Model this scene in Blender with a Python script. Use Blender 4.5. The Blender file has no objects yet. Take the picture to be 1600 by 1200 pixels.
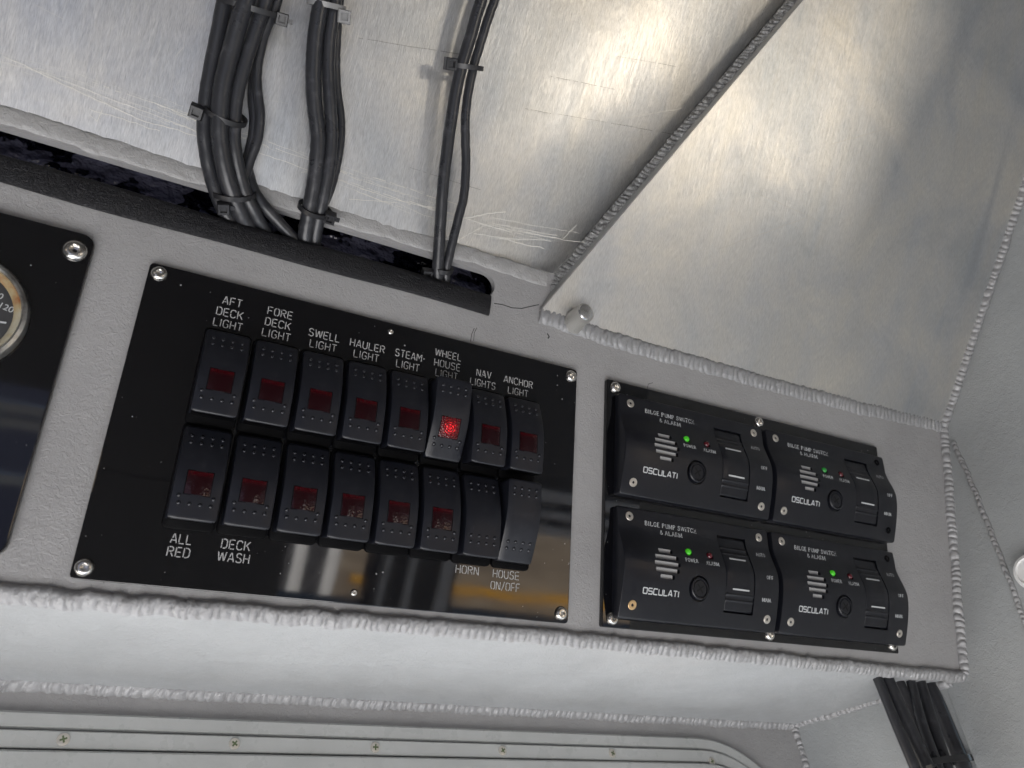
import bpy, bmesh, math, random
from mathutils import Vector, Matrix
from mathutils.geometry import tessellate_polygon
random.seed(7)
S = bpy.context.scene
COL = S.collection
rad = math.radians

# ------------------------------------------------------------------ frames, camera, light
# Everything is measured in millimetres in the console frame: x to the right, y up the console
# face, z out of the face; the face leans 20 degrees forward over the operator.
TH = rad(20); sT, cT = math.sin(TH), math.cos(TH)
HGT = 1.85                                     # height of the panel's top edge above the deck
F = Matrix(((1, 0, 0, 0), (0, -sT, -cT, 0), (0, cT, -sT, HGT), (0, 0, 0, 1)))
CAMR = Matrix(((0.88853379, 0.06363838, 0.45437634), (0.20896193, -0.9377898, -0.27728183), (0.40846373, 0.34132163, -0.84655592)))
CAM = Vector((20.09, -166.09, 365.53)); FPX = 1165.35
rt, dn, fw = Vector(CAMR[0]), Vector(CAMR[1]), Vector(CAMR[2])
cd = bpy.data.cameras.new('camera'); cam = bpy.data.objects.new('camera', cd); COL.objects.link(cam)
F3 = F.to_3x3()
r3 = Matrix((F3 @ rt, F3 @ -dn, F3 @ -fw)).transposed()
cam.matrix_world = Matrix.Translation(F @ (CAM * .001)) @ r3.to_4x4()
cd.sensor_width = 36; cd.lens = FPX / 1600 * 36; cd.clip_start = .01; cd.clip_end = 500
cd.dof.use_dof = True; cd.dof.focus_distance = .41; cd.dof.aperture_fstop = 15.0
S.camera = cam
S.render.resolution_x, S.render.resolution_y = 1024, 768

SUN_EL, SUN_AZ = rad(48), rad(-25)             # the sun stands ahead of the boat, to the left
w = bpy.data.worlds.new('World'); S.world = w; w.use_nodes = True
nt = w.node_tree; bg = nt.nodes['Background']
sky = nt.nodes.new('ShaderNodeTexSky'); sky.sky_type = 'NISHITA'; sky.sun_disc = False
sky.sun_elevation = SUN_EL; sky.sun_rotation = SUN_AZ
nt.links.new(sky.outputs[0], bg.inputs[0]); bg.inputs[1].default_value = .12
sd = bpy.data.lights.new('sun', 'SUN'); sd.energy = 5; sd.angle = rad(.5); sd.color = (1, .94, .86)
so = bpy.data.objects.new('sun', sd); COL.objects.link(so)
sv = Vector((math.sin(SUN_AZ) * math.cos(SUN_EL), math.cos(SUN_AZ) * math.cos(SUN_EL), math.sin(SUN_EL)))
so.rotation_euler = sv.to_track_quat('Z', 'Y').to_euler()
def area(name, loc, target, sx, sy, watts, color):
    l = bpy.data.lights.new(name, 'AREA'); l.shape = 'RECTANGLE'; l.size = sx; l.size_y = sy; l.energy = watts; l.color = color
    o = bpy.data.objects.new(name, l); COL.objects.link(o); o.location = loc
    o.rotation_euler = (Vector(loc) - Vector(target)).to_track_quat('Z', 'Y').to_euler()
    return o
area('added_quay_bounce', (1.85, -2.6, HGT - 1.40), (.2, -.1, HGT + .15), .55, .13, 6.5, (1, .88, .70))  # added lamp above the aft deck for the warm ceiling patch, as quay bounce
# daylight through the windshield below the console, and an added fill lamp low in the cabin
area('windshield_daylight', (-.75, .50, HGT - .85), (.4, -.1, HGT - .15), .9, .5, .8, (.97, .985, 1))
area('cabin_fill_lamp', (-.15, -.42, HGT - 1.15), (.15, -.05, HGT), 1.0, .7, 2.45, (1, .965, .94))
S.view_settings.view_transform = 'Standard'; S.view_settings.look = 'None'
S.view_settings.exposure = 2.2; S.view_settings.gamma = 1

# ------------------------------------------------------------------ helpers
def at(px, py, p0=(0, 0, 0), n=(0, 0, 1)):     # point of a plane seen at a pixel of the photograph (1600 wide)
    d = rt * ((px - 800) / FPX) + dn * ((py - 600) / FPX) + fw
    p0, n = Vector(p0), Vector(n)
    return CAM + d * ((p0 - CAM).dot(n) / d.dot(n))
def lerp(a, b, t): return a + (b - a) * t
def interp(pts, x):
    if x <= pts[0][0]: return pts[0][1]
    for (a, va), (b, vb) in zip(pts, pts[1:]):
        if x <= b:
            t = (x - a) / (b - a); return lerp(va, vb, t * t * (3 - 2 * t))
    return pts[-1][1]
def catmull(pts, n=8):
    P = [Vector(p) for p in pts]; P = [2 * P[0] - P[1]] + P + [2 * P[-1] - P[-2]]; out = []
    for i in range(1, len(P) - 2):
        a, b, c, d = P[i - 1:i + 3]
        for k in range(n):
            t = k / n
            out.append(.5 * (2 * b + (c - a) * t + (2 * a - 5 * b + 4 * c - d) * t * t + (3 * b - a - 3 * c + d) * t ** 3))
    return out + [P[-2]]

class MB:
    def __init__(s): s.v = []; s.f = []
    def add(s, vs, fs):
        o = len(s.v); s.v += [tuple(p) for p in vs]; s.f += [tuple(i + o for i in f) for f in fs]; return s
    def rings(s, rings, cap0=True, cap1=True, closed=True):
        n = len(rings[0]); o = len(s.v)
        for r in rings: s.v += [tuple(p) for p in r]
        for k in range(len(rings) - 1):
            for i in range(n if closed else n - 1):
                j = (i + 1) % n
                s.f.append((o + k * n + i, o + k * n + j, o + (k + 1) * n + j, o + (k + 1) * n + i))
        if cap0: s.f.append(tuple(o + i for i in reversed(range(n))))
        if cap1: s.f.append(tuple(o + (len(rings) - 1) * n + i for i in range(n)))
        return s
    def box(s, x0, x1, y0, y1, z0, z1, b=0):
        if b:
            q = lambda i, z: [(x0 + i, y0 + i, z), (x1 - i, y0 + i, z), (x1 - i, y1 - i, z), (x0 + i, y1 - i, z)]
            return s.rings([q(0, z0), q(0, z1 - b), q(b, z1)])
        q = lambda z: [(x0, y0, z), (x1, y0, z), (x1, y1, z), (x0, y1, z)]
        return s.rings([q(z0), q(z1)])
    def plate(s, x0, x1, y0, y1, r, z0, z1, b=.3):
        def loop(i, z):
            rr = max(r - i, .05); out = []
            for cx, cy, a0 in ((x1 - r, y0 + r, -90), (x1 - r, y1 - r, 0), (x0 + r, y1 - r, 90), (x0 + r, y0 + r, 180)):
                for k in range(7):
                    a = rad(a0 + 15 * k); out.append((cx + rr * math.cos(a), cy + rr * math.sin(a), z))
            return out
        return s.rings([loop(0, z0), loop(0, z1 - b), loop(b * .3, z1 - b * .3), loop(b, z1)])
    def lathe(s, prof, n=28, c=(0, 0), cap0=False, cap1=True):
        return s.rings([[(c[0] + r * math.cos(2 * math.pi * i / n), c[1] + r * math.sin(2 * math.pi * i / n), z) for i in range(n)] for r, z in prof], cap0, cap1)
    def tube(s, pts, r, n=12, cap=True, flat=1):
        P = [Vector(p) for p in pts]; R = []; up = None
        for i, p in enumerate(P):
            t = (P[min(i + 1, len(P) - 1)] - P[max(i - 1, 0)]).normalized()
            if up is None: up = t.orthogonal().normalized()
            up = (up - t * up.dot(t)).normalized(); bn = t.cross(up)
            rr = r(i) if callable(r) else r
            R.append([p + (up * math.cos(2 * math.pi * k / n) * flat + bn * math.sin(2 * math.pi * k / n)) * rr for k in range(n)])
        return s.rings(R, cap, cap)
    def loft(s, rows):      # rows of (y, half width, top z, bottom z, edge drop)
        R = []
        for y, hw, zt, zb, e in rows:
            R.append([(-hw, y, zb), (-hw, y, zt - e), (-hw + e * .3, y, zt - e * .3), (-hw + e, y, zt), (-hw * .5, y, zt + .12), (0, y, zt + .16),
                      (hw * .5, y, zt + .12), (hw - e, y, zt), (hw - e * .3, y, zt - e * .3), (hw, y, zt - e), (hw, y, zb)])
        return s.rings([r[::-1] for r in R])
    def ribbon(s, pts, wd, z):
        n = len(pts); L, R = [], []
        for i in range(n):
            p = Vector(pts[i]); a = Vector(pts[max(i - 1, 0)]); b = Vector(pts[min(i + 1, n - 1)])
            d1 = (p - a).normalized() if i else (b - p).normalized(); d2 = (b - p).normalized() if i < n - 1 else d1
            t = (d1 + d2).normalized(); nn = Vector((-t.y, t.x)); k = wd / 2 / max(.5, nn.dot(Vector((-d1.y, d1.x))))
            L.append((p.x + nn.x * k, p.y + nn.y * k, z)); R.append((p.x - nn.x * k, p.y - nn.y * k, z))
        o = len(s.v); s.v += L + R
        for i in range(n - 1): s.f.append((o + i, o + n + i, o + n + i + 1, o + i + 1))
        return s
    def mesh(s, name, mat, smooth=True, ang=32, fix=True):
        me = bpy.data.meshes.new(name); me.from_pydata([(a * .001, b * .001, c * .001) for a, b, c in s.v], [], s.f)
        if fix:
            bm = bmesh.new(); bm.from_mesh(me); bmesh.ops.recalc_face_normals(bm, faces=bm.faces); bm.to_mesh(me); bm.free()
        if mat: me.materials.append(mat)
        if smooth:
            for p in me.polygons: p.use_smooth = True
            me.set_sharp_from_angle(angle=rad(ang))
        me.update(); return me

def T(p): return Matrix.Translation(Vector(p) * .001)
def tag(o, label=None, cat=None, group=None, kind=None):
    for k, v in (('label', label), ('category', cat), ('group', group), ('kind', kind)):
        if v: o[k] = v
    return o
def obj(name, me, parent=None, loc=None, rot=None, world=None):
    o = bpy.data.objects.new(name, me); COL.objects.link(o)
    m = T(loc or (0, 0, 0)) @ (rot.to_4x4() if rot else Matrix())
    if parent: o.parent = parent; o.matrix_basis = m
    elif world is not None: o.matrix_basis = world
    else: o.matrix_basis = F @ m
    return o
def thing(name, loc, label, cat, group=None, rot=None):
    return tag(obj(name, None, None, loc, rot), label, cat, group)
def frame(x, z):            # rotation whose x and z axes are given
    z = Vector(z).normalized(); x = Vector(x); x = (x - z * x.dot(z)).normalized(); y = z.cross(x)
    return Matrix((x, y, z)).transposed()
def copy_tree(o, parent=None):
    c = o.copy(); COL.objects.link(c)
    if parent: c.parent = parent
    for ch in o.children: copy_tree(ch, c)
    return c

# ------------------------------------------------------------------ materials
def mat(name, color=(.5, .5, .5), rough=.5, metal=0, spec=.5, emit=None, es=0, coat=0):
    m = bpy.data.materials.new(name); m.use_nodes = True; b = m.node_tree.nodes['Principled BSDF']
    b.inputs['Base Color'].default_value = (*color, 1); b.inputs['Roughness'].default_value = rough
    b.inputs['Metallic'].default_value = metal; b.inputs['Specular IOR Level'].default_value = spec
    b.inputs['Coat Weight'].default_value = coat; b.inputs['Coat Roughness'].default_value = .1
    if emit: b.inputs['Emission Color'].default_value = (*emit, 1); b.inputs['Emission Strength'].default_value = es
    return m
def N(m, t, **kw):
    n = m.node_tree.nodes.new('ShaderNode' + t)
    for k, v in kw.items():
        if hasattr(n, k): setattr(n, k, v)
        else: n.inputs[k.replace('_', ' ')].default_value = v
    return n
def L(m, a, b): m.node_tree.links.new(a, b)
def bsdf(m): return m.node_tree.nodes['Principled BSDF']
def coords(m, scale=(1, 1, 1), rot=(0, 0, 0)):
    tc = N(m, 'TexCoord'); mp = N(m, 'Mapping'); L(m, tc.outputs['Object'], mp.inputs[0])
    mp.inputs['Scale'].default_value = scale; mp.inputs['Rotation'].default_value = rot; return mp.outputs[0]
def noise(m, vec, scale, detail=4, rough=.55, dist=0):
    n = N(m, 'TexNoise', Scale=scale, Detail=detail, Roughness=rough, Distortion=dist); L(m, vec, n.inputs['Vector']); return n.outputs['Fac']
def ramp(m, fac, stops):
    r = N(m, 'ValToRGB'); L(m, fac, r.inputs[0]); e = r.color_ramp.elements
    while len(e) < len(stops): e.new(.5)
    for k, (p, c) in zip(e, stops):
        k.position = p; k.color = (*c, 1) if isinstance(c, tuple) else (c, c, c, 1)
    return r.outputs[0]
def mix(m, fac, a, b, mode='MIX'):
    n = N(m, 'Mix', data_type='RGBA', blend_type=mode)
    for i, v in ((0, fac), (6, a), (7, b)):
        if isinstance(v, (int, float)): n.inputs[i].default_value = v if i == 0 else (v, v, v, 1)
        elif isinstance(v, tuple): n.inputs[i].default_value = (*v, 1)
        else: L(m, v, n.inputs[i])
    return n.outputs[2]
def bump(m, h, strength, dist, prev=None):
    b = N(m, 'Bump', Strength=strength, Distance=dist); L(m, h, b.inputs['Height'])
    if prev: L(m, prev, b.inputs['Normal'])
    return b.outputs[0]

def painted(name, c, wr=.5, rough=.42):
    """marine paint over aluminium: fine wrinkled film, faint clouding"""
    m = mat(name, c, rough); v = coords(m)
    n1 = noise(m, v, 420, 5, .6, 1.2); n2 = noise(m, v, 1500, 3); n3 = noise(m, v, 12, 4); n4 = noise(m, v, 90, 4, .6)
    col = mix(m, ramp(m, n3, [(.3, .88), (.7, 1.06)]), (0, 0, 0), c, 'MIX'); L(m, col, bsdf(m).inputs['Base Color'])
    vor = N(m, 'TexVoronoi', Scale=190); L(m, v, vor.inputs['Vector']); lt = N(m, 'Math', operation='LESS_THAN'); L(m, vor.outputs['Distance'], lt.inputs[0])
    L(m, ramp(m, noise(m, v, 26, 4, .6), [(.56, 0.), (.75, .12)]), lt.inputs[1])
    grime = ramp(m, noise(m, v, 38, 6, .7, .6), [(.5, 0.), (.8, .35)])
    col = mix(m, grime, col, tuple(k * .72 for k in c)); col = mix(m, lt.outputs[0], col, (.07, .07, .07)); L(m, col, bsdf(m).inputs['Base Color'])
    b = bump(m, n1, wr, .0007); b = bump(m, n2, wr * .5, .0002, b); b = bump(m, n4, .35, .0008, b)
    L(m, b, bsdf(m).inputs['Normal']); L(m, ramp(m, n4, [(.3, rough - .08), (.7, rough + .12)]), bsdf(m).inputs['Roughness'])
    return m
M = {}
M['paint'] = painted('grey_paint', (.36, .355, .355), .75)
M['paint_low'] = painted('grey_paint_underside', (.345, .355, .36), .6)
M['paint_side'] = painted('grey_paint_side', (.36, .375, .38), .6, .4)
M['paint_weld'] = painted('smeared_weld_paint', (.38, .375, .37), .9, .35)
M['weld'] = painted('painted_weld', (.345, .345, .35), .7, .42)
bsdf(M['weld']).inputs['Metallic'].default_value = .22

def alu(name, rot, seedshift):
    """bare brushed aluminium plate: directional grain, cloudy oxide and yellowish smears"""
    m = mat(name, (.62, .62, .61), .4, .86)
    g = coords(m, (1, .1, 1), (0, 0, rot)); v = coords(m); s = coords(m, (1, .16, 1), (0, 0, rot + .15))
    fine = noise(m, g, 2300, 3, .6); mid = noise(m, coords(m, (1, .12, 1), (0, 0, rot)), 420, 4, .6)
    cloud = noise(m, v, 9 + seedshift, 5, .6, .5); smear = noise(m, s, 22 + seedshift, 4, .55, .8)
    base = ramp(m, cloud, [(.3, (.52, .55, .58)), (.5, (.66, .665, .67)), (.72, (.82, .79, .73))])
    base = mix(m, ramp(m, smear, [(.38, 0.0), (.75, .55)]), base, (.74, .70, .62))
    base = mix(m, ramp(m, smear, [(.2, .5), (.4, 0.)]), base, (.40, .42, .45))
    base = mix(m, .5, base, ramp(m, fine, [(.28, .6), (.72, 1.3)]), 'MULTIPLY')
    L(m, base, bsdf(m).inputs['Base Color'])
    rr = mix(m, .5, ramp(m, mid, [(.25, .26), (.75, .48)]), ramp(m, cloud, [(.3, .44), (.7, .37)]))
    L(m, rr, bsdf(m).inputs['Roughness'])
    b = bump(m, fine, .35, .0002); b = bump(m, mid, .3, .0004, b); b = bump(m, noise(m, v, 30, 3), .15, .002, b)
    L(m, b, bsdf(m).inputs['Normal'])
    return m
M['alu'] = alu('brushed_aluminium', rad(8), 0)
M['alu2'] = alu('brushed_aluminium_plate', rad(-52), 3)
M['alu_edge'] = mat('cut_aluminium_edge', (.45, .45, .44), .45, .6)

def rawweld():
    m = mat('raw_weld', (.42, .42, .42), .35, .8); v = coords(m)
    L(m, ramp(m, noise(m, v, 300, 5, .7, 1), [(.3, .12), (.5, .4), (.75, .75)]), bsdf(m).inputs['Base Color'])
    L(m, bump(m, noise(m, v, 700, 5, .7, 2), .9, .0012), bsdf(m).inputs['Normal']); return m
M['rawweld'] = rawweld()
M['stub'] = painted('bare_weld_stub', (.5, .49, .46), .8, .35); bsdf(M['stub']).inputs['Metallic'].default_value = .6
M['soot'] = mat('soot', (.03, .03, .035), .8)

def acrylic():
    """glossy black engraved plastic sheet with dust specks and faint smears"""
    m = mat('black_acrylic', (.003, .003, .004), .025, 0, .68); v = coords(m)
    vor = N(m, 'TexVoronoi', Scale=330); L(m, v, vor.inputs['Vector'])
    thr = ramp(m, noise(m, v, 40, 3, .6), [(.45, 0.0), (.75, .34)])
    lt = N(m, 'Math', operation='LESS_THAN'); L(m, vor.outputs['Distance'], lt.inputs[0])
    sep = N(m, 'SeparateColor'); L(m, vor.outputs['Color'], sep.inputs[0])
    k = N(m, 'Math', operation='MULTIPLY'); L(m, thr, k.inputs[0]); L(m, sep.outputs[0], k.inputs[1])
    k2 = N(m, 'Math', operation='POWER'); L(m, k.outputs[0], k2.inputs[0]); k2.inputs[1].default_value = 1.15
    L(m, k2.outputs[0], lt.inputs[1])
    L(m, mix(m, lt.outputs[0], (.003, .003, .004), (.25, .25, .25)), bsdf(m).inputs['Base Color'])
    L(m, ramp(m, noise(m, v, 25, 5, .6, 1), [(.4, .03), (.75, .075)]), bsdf(m).inputs['Roughness'])
    L(m, bump(m, noise(m, v, 14, 2), .05, .002), bsdf(m).inputs['Normal'])
    return m
M['acrylic'] = acrylic()
M['acrylic_edge'] = mat('acrylic_edge', (.05, .05, .05), .3)
def plastic(name, c, rough, bs=.25, dust=.04):
    m = mat(name, c, rough, 0, .5); v = coords(m)
    L(m, bump(m, noise(m, v, 2600, 3), bs, .0001), bsdf(m).inputs['Normal'])
    d = noise(m, v, 130, 5, .7)
    L(m, mix(m, ramp(m, d, [(.55, 0.), (.85, dust * 4)]), c, (.10, .10, .11)), bsdf(m).inputs['Base Color'])
    L(m, ramp(m, noise(m, v, 60, 4), [(.3, rough - .05), (.7, rough + .08)]), bsdf(m).inputs['Roughness'])
    return m
M['rocker'] = plastic('rocker_plastic', (.0085, .0095, .0145), .36, .3)
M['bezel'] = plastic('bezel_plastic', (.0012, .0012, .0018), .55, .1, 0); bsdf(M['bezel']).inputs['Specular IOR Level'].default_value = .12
M['module'] = plastic('module_plastic', (.0065, .0072, .011), .36, .3)
M['cable'] = plastic('cable_sheath', (.024, .025, .029), .3, .35, .22)
M['dots'] = plastic('rocker_dot_plastic', (.014, .015, .02), .22, .05)
M['tie'] = plastic('cable_tie_nylon', (.018, .018, .02), .35, .1, .08)
M['tie_grey'] = plastic('cable_tie_grey', (.20, .20, .20), .3, .1)
def rubber():
    m = mat('rubber_trim', (.006, .006, .008), .36); v = coords(m)
    L(m, bump(m, noise(m, v, 520, 5, .65, 1.5), .9, .0011), bsdf(m).inputs['Normal']); return m
M['rubber'] = rubber()
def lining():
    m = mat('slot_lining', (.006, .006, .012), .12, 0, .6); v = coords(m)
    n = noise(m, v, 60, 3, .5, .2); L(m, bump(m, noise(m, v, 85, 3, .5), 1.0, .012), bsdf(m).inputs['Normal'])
    L(m, ramp(m, n, [(.5, (.003, .003, .008)), (.53, (.13, .13, .19))]), bsdf(m).inputs['Base Color']); return m  # pale patches in the colour stand in for broken reflections
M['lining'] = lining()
M['black'] = mat('black', (.002, .002, .002), .8)
M['steel'] = mat('stainless_screw', (.72, .70, .66), .22, 1)
M['steel_flat'] = mat('nickel_screw', (.70, .66, .60), .38, .85)
M['orange'] = mat('orange_reflection_screw', (.85, .58, .30), .35, .85)  # orange reflection painted as the screw's own colour
M['socket'] = mat('dark_scratch_metal', (.05, .045, .04), .5, .6)  # dark tone of the ceiling's dark scratches
def ink(name, c, wear):
    m = mat(name, c, .5); v = coords(m)
    L(m, ramp(m, noise(m, v, 1400, 3, .6), [(wear - .09, tuple(k * .16 for k in c)), (wear + .04, c)]), bsdf(m).inputs['Base Color']); return m
M['engrave'] = ink('engraved_lettering', (.42, .42, .42), .42)
M['ink'] = ink('white_print', (.55, .57, .58), .3)
def lens(name, c, e, es, lit=False):
    m = mat(name, c, .1, 0, .45, e, es); v = coords(m)
    vor = N(m, 'TexVoronoi', Scale=1100 if lit else 900); L(m, v, vor.inputs['Vector'])
    L(m, bump(m, vor.outputs['Distance'], .5 if lit else .12, .0004), bsdf(m).inputs['Normal'])
    sy = N(m, 'SeparateXYZ'); L(m, v, sy.inputs[0]); ma = N(m, 'Math', operation='MULTIPLY_ADD'); L(m, sy.outputs['Y'], ma.inputs[0]); ma.inputs[1].default_value = 96; ma.inputs[2].default_value = .5
    ridge = N(m, 'TexWave', Scale=420, Distortion=.5); L(m, v, ridge.inputs['Vector'])
    top = mix(m, 1, ramp(m, ma.outputs[0], [(.72, 0.), (.95, 1.)]), ramp(m, ridge.outputs['Fac'], [(.2, .3), (.8, 1.)]), 'MULTIPLY')
    L(m, mix(m, top, c, (.055, .0015, .004)), bsdf(m).inputs['Base Color'])
    if lit:      # a lamp behind a prismatic lens: rings of bright facets round the filament
        ln = N(m, 'VectorMath', operation='LENGTH'); L(m, coords(m), ln.inputs[0])
        fall = ramp(m, N(m, 'Math', operation='MULTIPLY').outputs[0], [(0, 1), (.25, .6), (.6, .1), (.85, .01)])
        mu = [n for n in m.node_tree.nodes if n.bl_idname == 'ShaderNodeMath'][-1]
        L(m, ln.outputs['Value'], mu.inputs[0]); mu.inputs[1].default_value = 150
        rg = N(m, 'TexWave', wave_type='RINGS', rings_direction='SPHERICAL', Scale=260, Distortion=.6); L(m, v, rg.inputs['Vector'])
        fall = mix(m, 1, fall, ramp(m, rg.outputs['Fac'], [(.2, .12), (.75, 1.)]), 'MULTIPLY')
        fac = mix(m, 1, fall, ramp(m, vor.outputs['Distance'], [(.15, 1.6), (.45, .15)]), 'MULTIPLY')
        k = N(m, 'Math', operation='MULTIPLY'); L(m, fac, k.inputs[0]); k.inputs[1].default_value = es
        L(m, k.outputs[0], bsdf(m).inputs['Emission Strength'])
    return m
M['lens'] = lens('red_lens', (.009, .0006, .002), (1, 0, .03), .0006)
M['lens_lit'] = lens('red_lens_lit', (.06, .002, .004), (1, .010, .018), .75, True)
M['led_on'] = mat('green_led', (.05, .4, .02), .15, 0, .6, (.12, 1, .03), .035)
M['led_dim'] = mat('green_led_dim', (.03, .25, .05), .15, 0, .6, (.08, .9, .12), .008)
M['led_off'] = mat('dark_red_led', (.09, .006, .012), .1, 0, .8)
M['grille'] = mat('grille_floor', (.36, .36, .36), .5)
M['frame'] = painted('window_frame_enamel', (.47, .48, .47), .06, .3)
M['gasket'] = mat('gasket', (.13, .13, .13), .6)
def bezelmetal():
    m = mat('tarnished_chrome', (.6, .6, .58), .3, .9); v = coords(m)
    L(m, ramp(m, noise(m, v, 120, 4, .6), [(.4, (.30, .29, .27)), (.6, (.62, .62, .6))]), bsdf(m).inputs['Base Color']); return m
M['chrome'] = bezelmetal()
def yellowed():
    m = mat('yellowed_ring', (.6, .5, .3), .4); v = coords(m)
    L(m, ramp(m, noise(m, v, 70, 4, .6), [(.38, (.26, .10, .035)), (.52, (.34, .26, .14)), (.7, (.40, .37, .28))]), bsdf(m).inputs['Base Color']); return m
M['yellowed'] = yellowed()
M['dial'] = mat('dial', (.05, .05, .052), .5)
M['white'] = mat('white_plastic', (.75, .75, .74), .35)
M['scratch'] = mat('bright_scratch', (.80, .78, .72), .45, .3)
M['pencil'] = mat('dark_mark', (.02, .02, .02), .7)
M['led_ring'] = M['bezel']

# ------------------------------------------------------------------ weld beads
def weld(pts, width, height, nrm, pitch=4.2, mat_=None, rough=.25, seed=1, step=.7):
    """a bead swept along pts: overlapping scales, lumpy edge"""
    rnd = random.Random(seed); P = []
    V = [Vector(p) for p in pts]
    for a, b in zip(V, V[1:]):
        n = max(2, int((b - a).length / step))
        for i in range(n): P.append(a.lerp(b, i / n))
    P.append(V[-1]); m = MB(); R = []; nn = Vector(nrm).normalized(); K = 13; ph = 0; amp = 1; wob = 0; off = 0; cur = pitch
    lump = [rnd.uniform(-1, 1) for _ in range(K + 1)]
    fr = [(rnd.uniform(.03, .32), rnd.uniform(0, 6.3), rnd.uniform(.3, 1)) for _ in range(6)]; skew = 0; curve = .5; wide = 1
    for i, p in enumerate(P):
        t = (P[min(i + 1, len(P) - 1)] - P[max(i - 1, 0)]).normalized(); sd_ = t.cross(nn).normalized(); up = sd_.cross(t)
        ph += step / cur; slow = sum(a_ * math.sin(i * step * f_ + p_) for f_, p_, a_ in fr) / 3.5
        if ph >= 1:
            ph -= 1; cur = pitch * rnd.choice((.75, .9, 1, 1, 1.2, 1.45)) * rnd.uniform(.85, 1.15); amp = rnd.uniform(.6, 1.25); wob = wob * .6 + rnd.uniform(-.4, .4)
            skew = rnd.uniform(-.25, .25); curve = rnd.uniform(.25, .7); wide = rnd.uniform(.9, 1.12); lump = [lerp(v_, rnd.uniform(-1, 1), .7) for v_ in lump]
        ring = []
        for k in range(K + 1):
            a = math.pi * k / K; q = math.cos(a)
            f = (ph + curve * (1 - q * q) + skew * q) % 1.0       # crescent-shaped ripples
            saw = max(0, math.sin(math.pi * (f ** .8))) ** .55
            rr = 1 + rough * 1.05 * (saw - .5) * amp + .05 * lump[k] + .10 * slow
            sp = math.copysign(abs(q) ** .85, q)
            ring.append(p + sd_ * (width / 2 * sp * (1 + (rr - 1) * .35) * lerp(1, wide, .5) + wob + .5 * slow) + up * (height * math.sin(a) ** .8 * (rr + (rr - 1) * .6) - .4 if 0 < k < K else -.5))
        R.append(ring)
    m.rings(R, True, True, True)
    return m.mesh('weld_bead', mat_ or M['weld'], True, 60)

# ------------------------------------------------------------------ SETTING: console box, walls, ceiling
FZ = -3.0                                            # painted metal face; panel fronts stand at z = 0
def xR(y): return 582.5 + (y + 85) * (17 / 192)     # side wall meets the face along a slightly raked line
loop = [(-220, -156)] + [(xR(-160) + 2, -161), (xR(60) + 2, 64), (-220, 60.5), (-220, 49.5)]
xe, yc, rs = 182, 41, 8.2
loop += [(x, 49.5) for x in (-100, 0, 100)] + [(xe - rs + rs * math.sin(rad(a)), yc + rs * math.cos(rad(a))) for a in range(0, 181, 15)] + [(x, 32.8) for x in (100, 0, -100, -220)]
def slab(loop, z0, z1):
    tris = tessellate_polygon([[Vector((x, y, 0)) for x, y in loop]]); n = len(loop); m = MB()
    m.v = [(x, y, z1) for x, y in loop] + [(x, y, z0) for x, y in loop]
    m.f = [tuple(t) for t in tris] + [tuple(i + n for i in reversed(t)) for t in tris] + [(i, (i + 1) % n, (i + 1) % n + n, i + n) for i in range(n)]
    return m
face = tag(obj('console_face', slab(loop, FZ - 4, FZ).mesh('console_face', M['paint'], False)), 'grey painted console face', kind='structure')
obj('weld_bead', weld([at(x, y, (0, 0, FZ)) + Vector((0, -.5, 0)) for x, y in ((-60, 918), (0, 925), (200, 942), (400, 957), (600, 973), (800, 988), (1000, 1008), (1200, 1027), (1350, 1043), (1512, 1058))], 8.5, 3.0, (0, -.5, 1), 3.8, seed=3, rough=.26), face)
wr = [(xR(y), y, FZ + 1) for y in (34, 0, -40, -80, -120, -158)]
obj('weld_bead', weld(wr, 8, 3.2, (-1, 0, 1), 4.6, seed=5, rough=.27), face)
obj('weld_bead', weld([(-140, 56.5, FZ), (0, 55.5, FZ), (110, 57, FZ), (217, 57, FZ)], 10.5, 1.7, (0, -.1, 1), 13, mat_=M['paint_weld'], seed=8, rough=.2), face)
nS = Vector((0, -cT, sT))
def soff(x, z): return (x, -157 + (z - FZ) * math.tan(TH), z)
A_, B_ = Vector((546, -206, -137)), Vector((576, -163.5, -18))
Wl = Vector((-310, -189.5, -92))
so_ = [soff(-220, FZ), soff(xR(-160), FZ), B_, A_, Wl]
so_[0] = (-310, -156, FZ)
und = tag(obj('console_underside', MB().add(so_, [tuple(range(5))]).mesh('console_underside', M['paint_low'], False)), kind='structure')
g = Vector((0, -cT, sT)); WX = (A_ - Wl).normalized(); WN = WX.cross(-g).normalized()
obj('weld_bead', weld([Wl + (A_ - Wl) * t + WN * 1 for t in (0, .3, .6, .8, 1)], 9, 3.2, (0, -.5, .9), 4.6, seed=9, rough=.3), und)
obj('weld_bead', weld([A_, A_.lerp(B_, .5), B_ + Vector((0, 0, 6))], 6, 2.6, (-1, -.6, 0), 4.2, seed=10, rough=.3), und)
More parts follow.
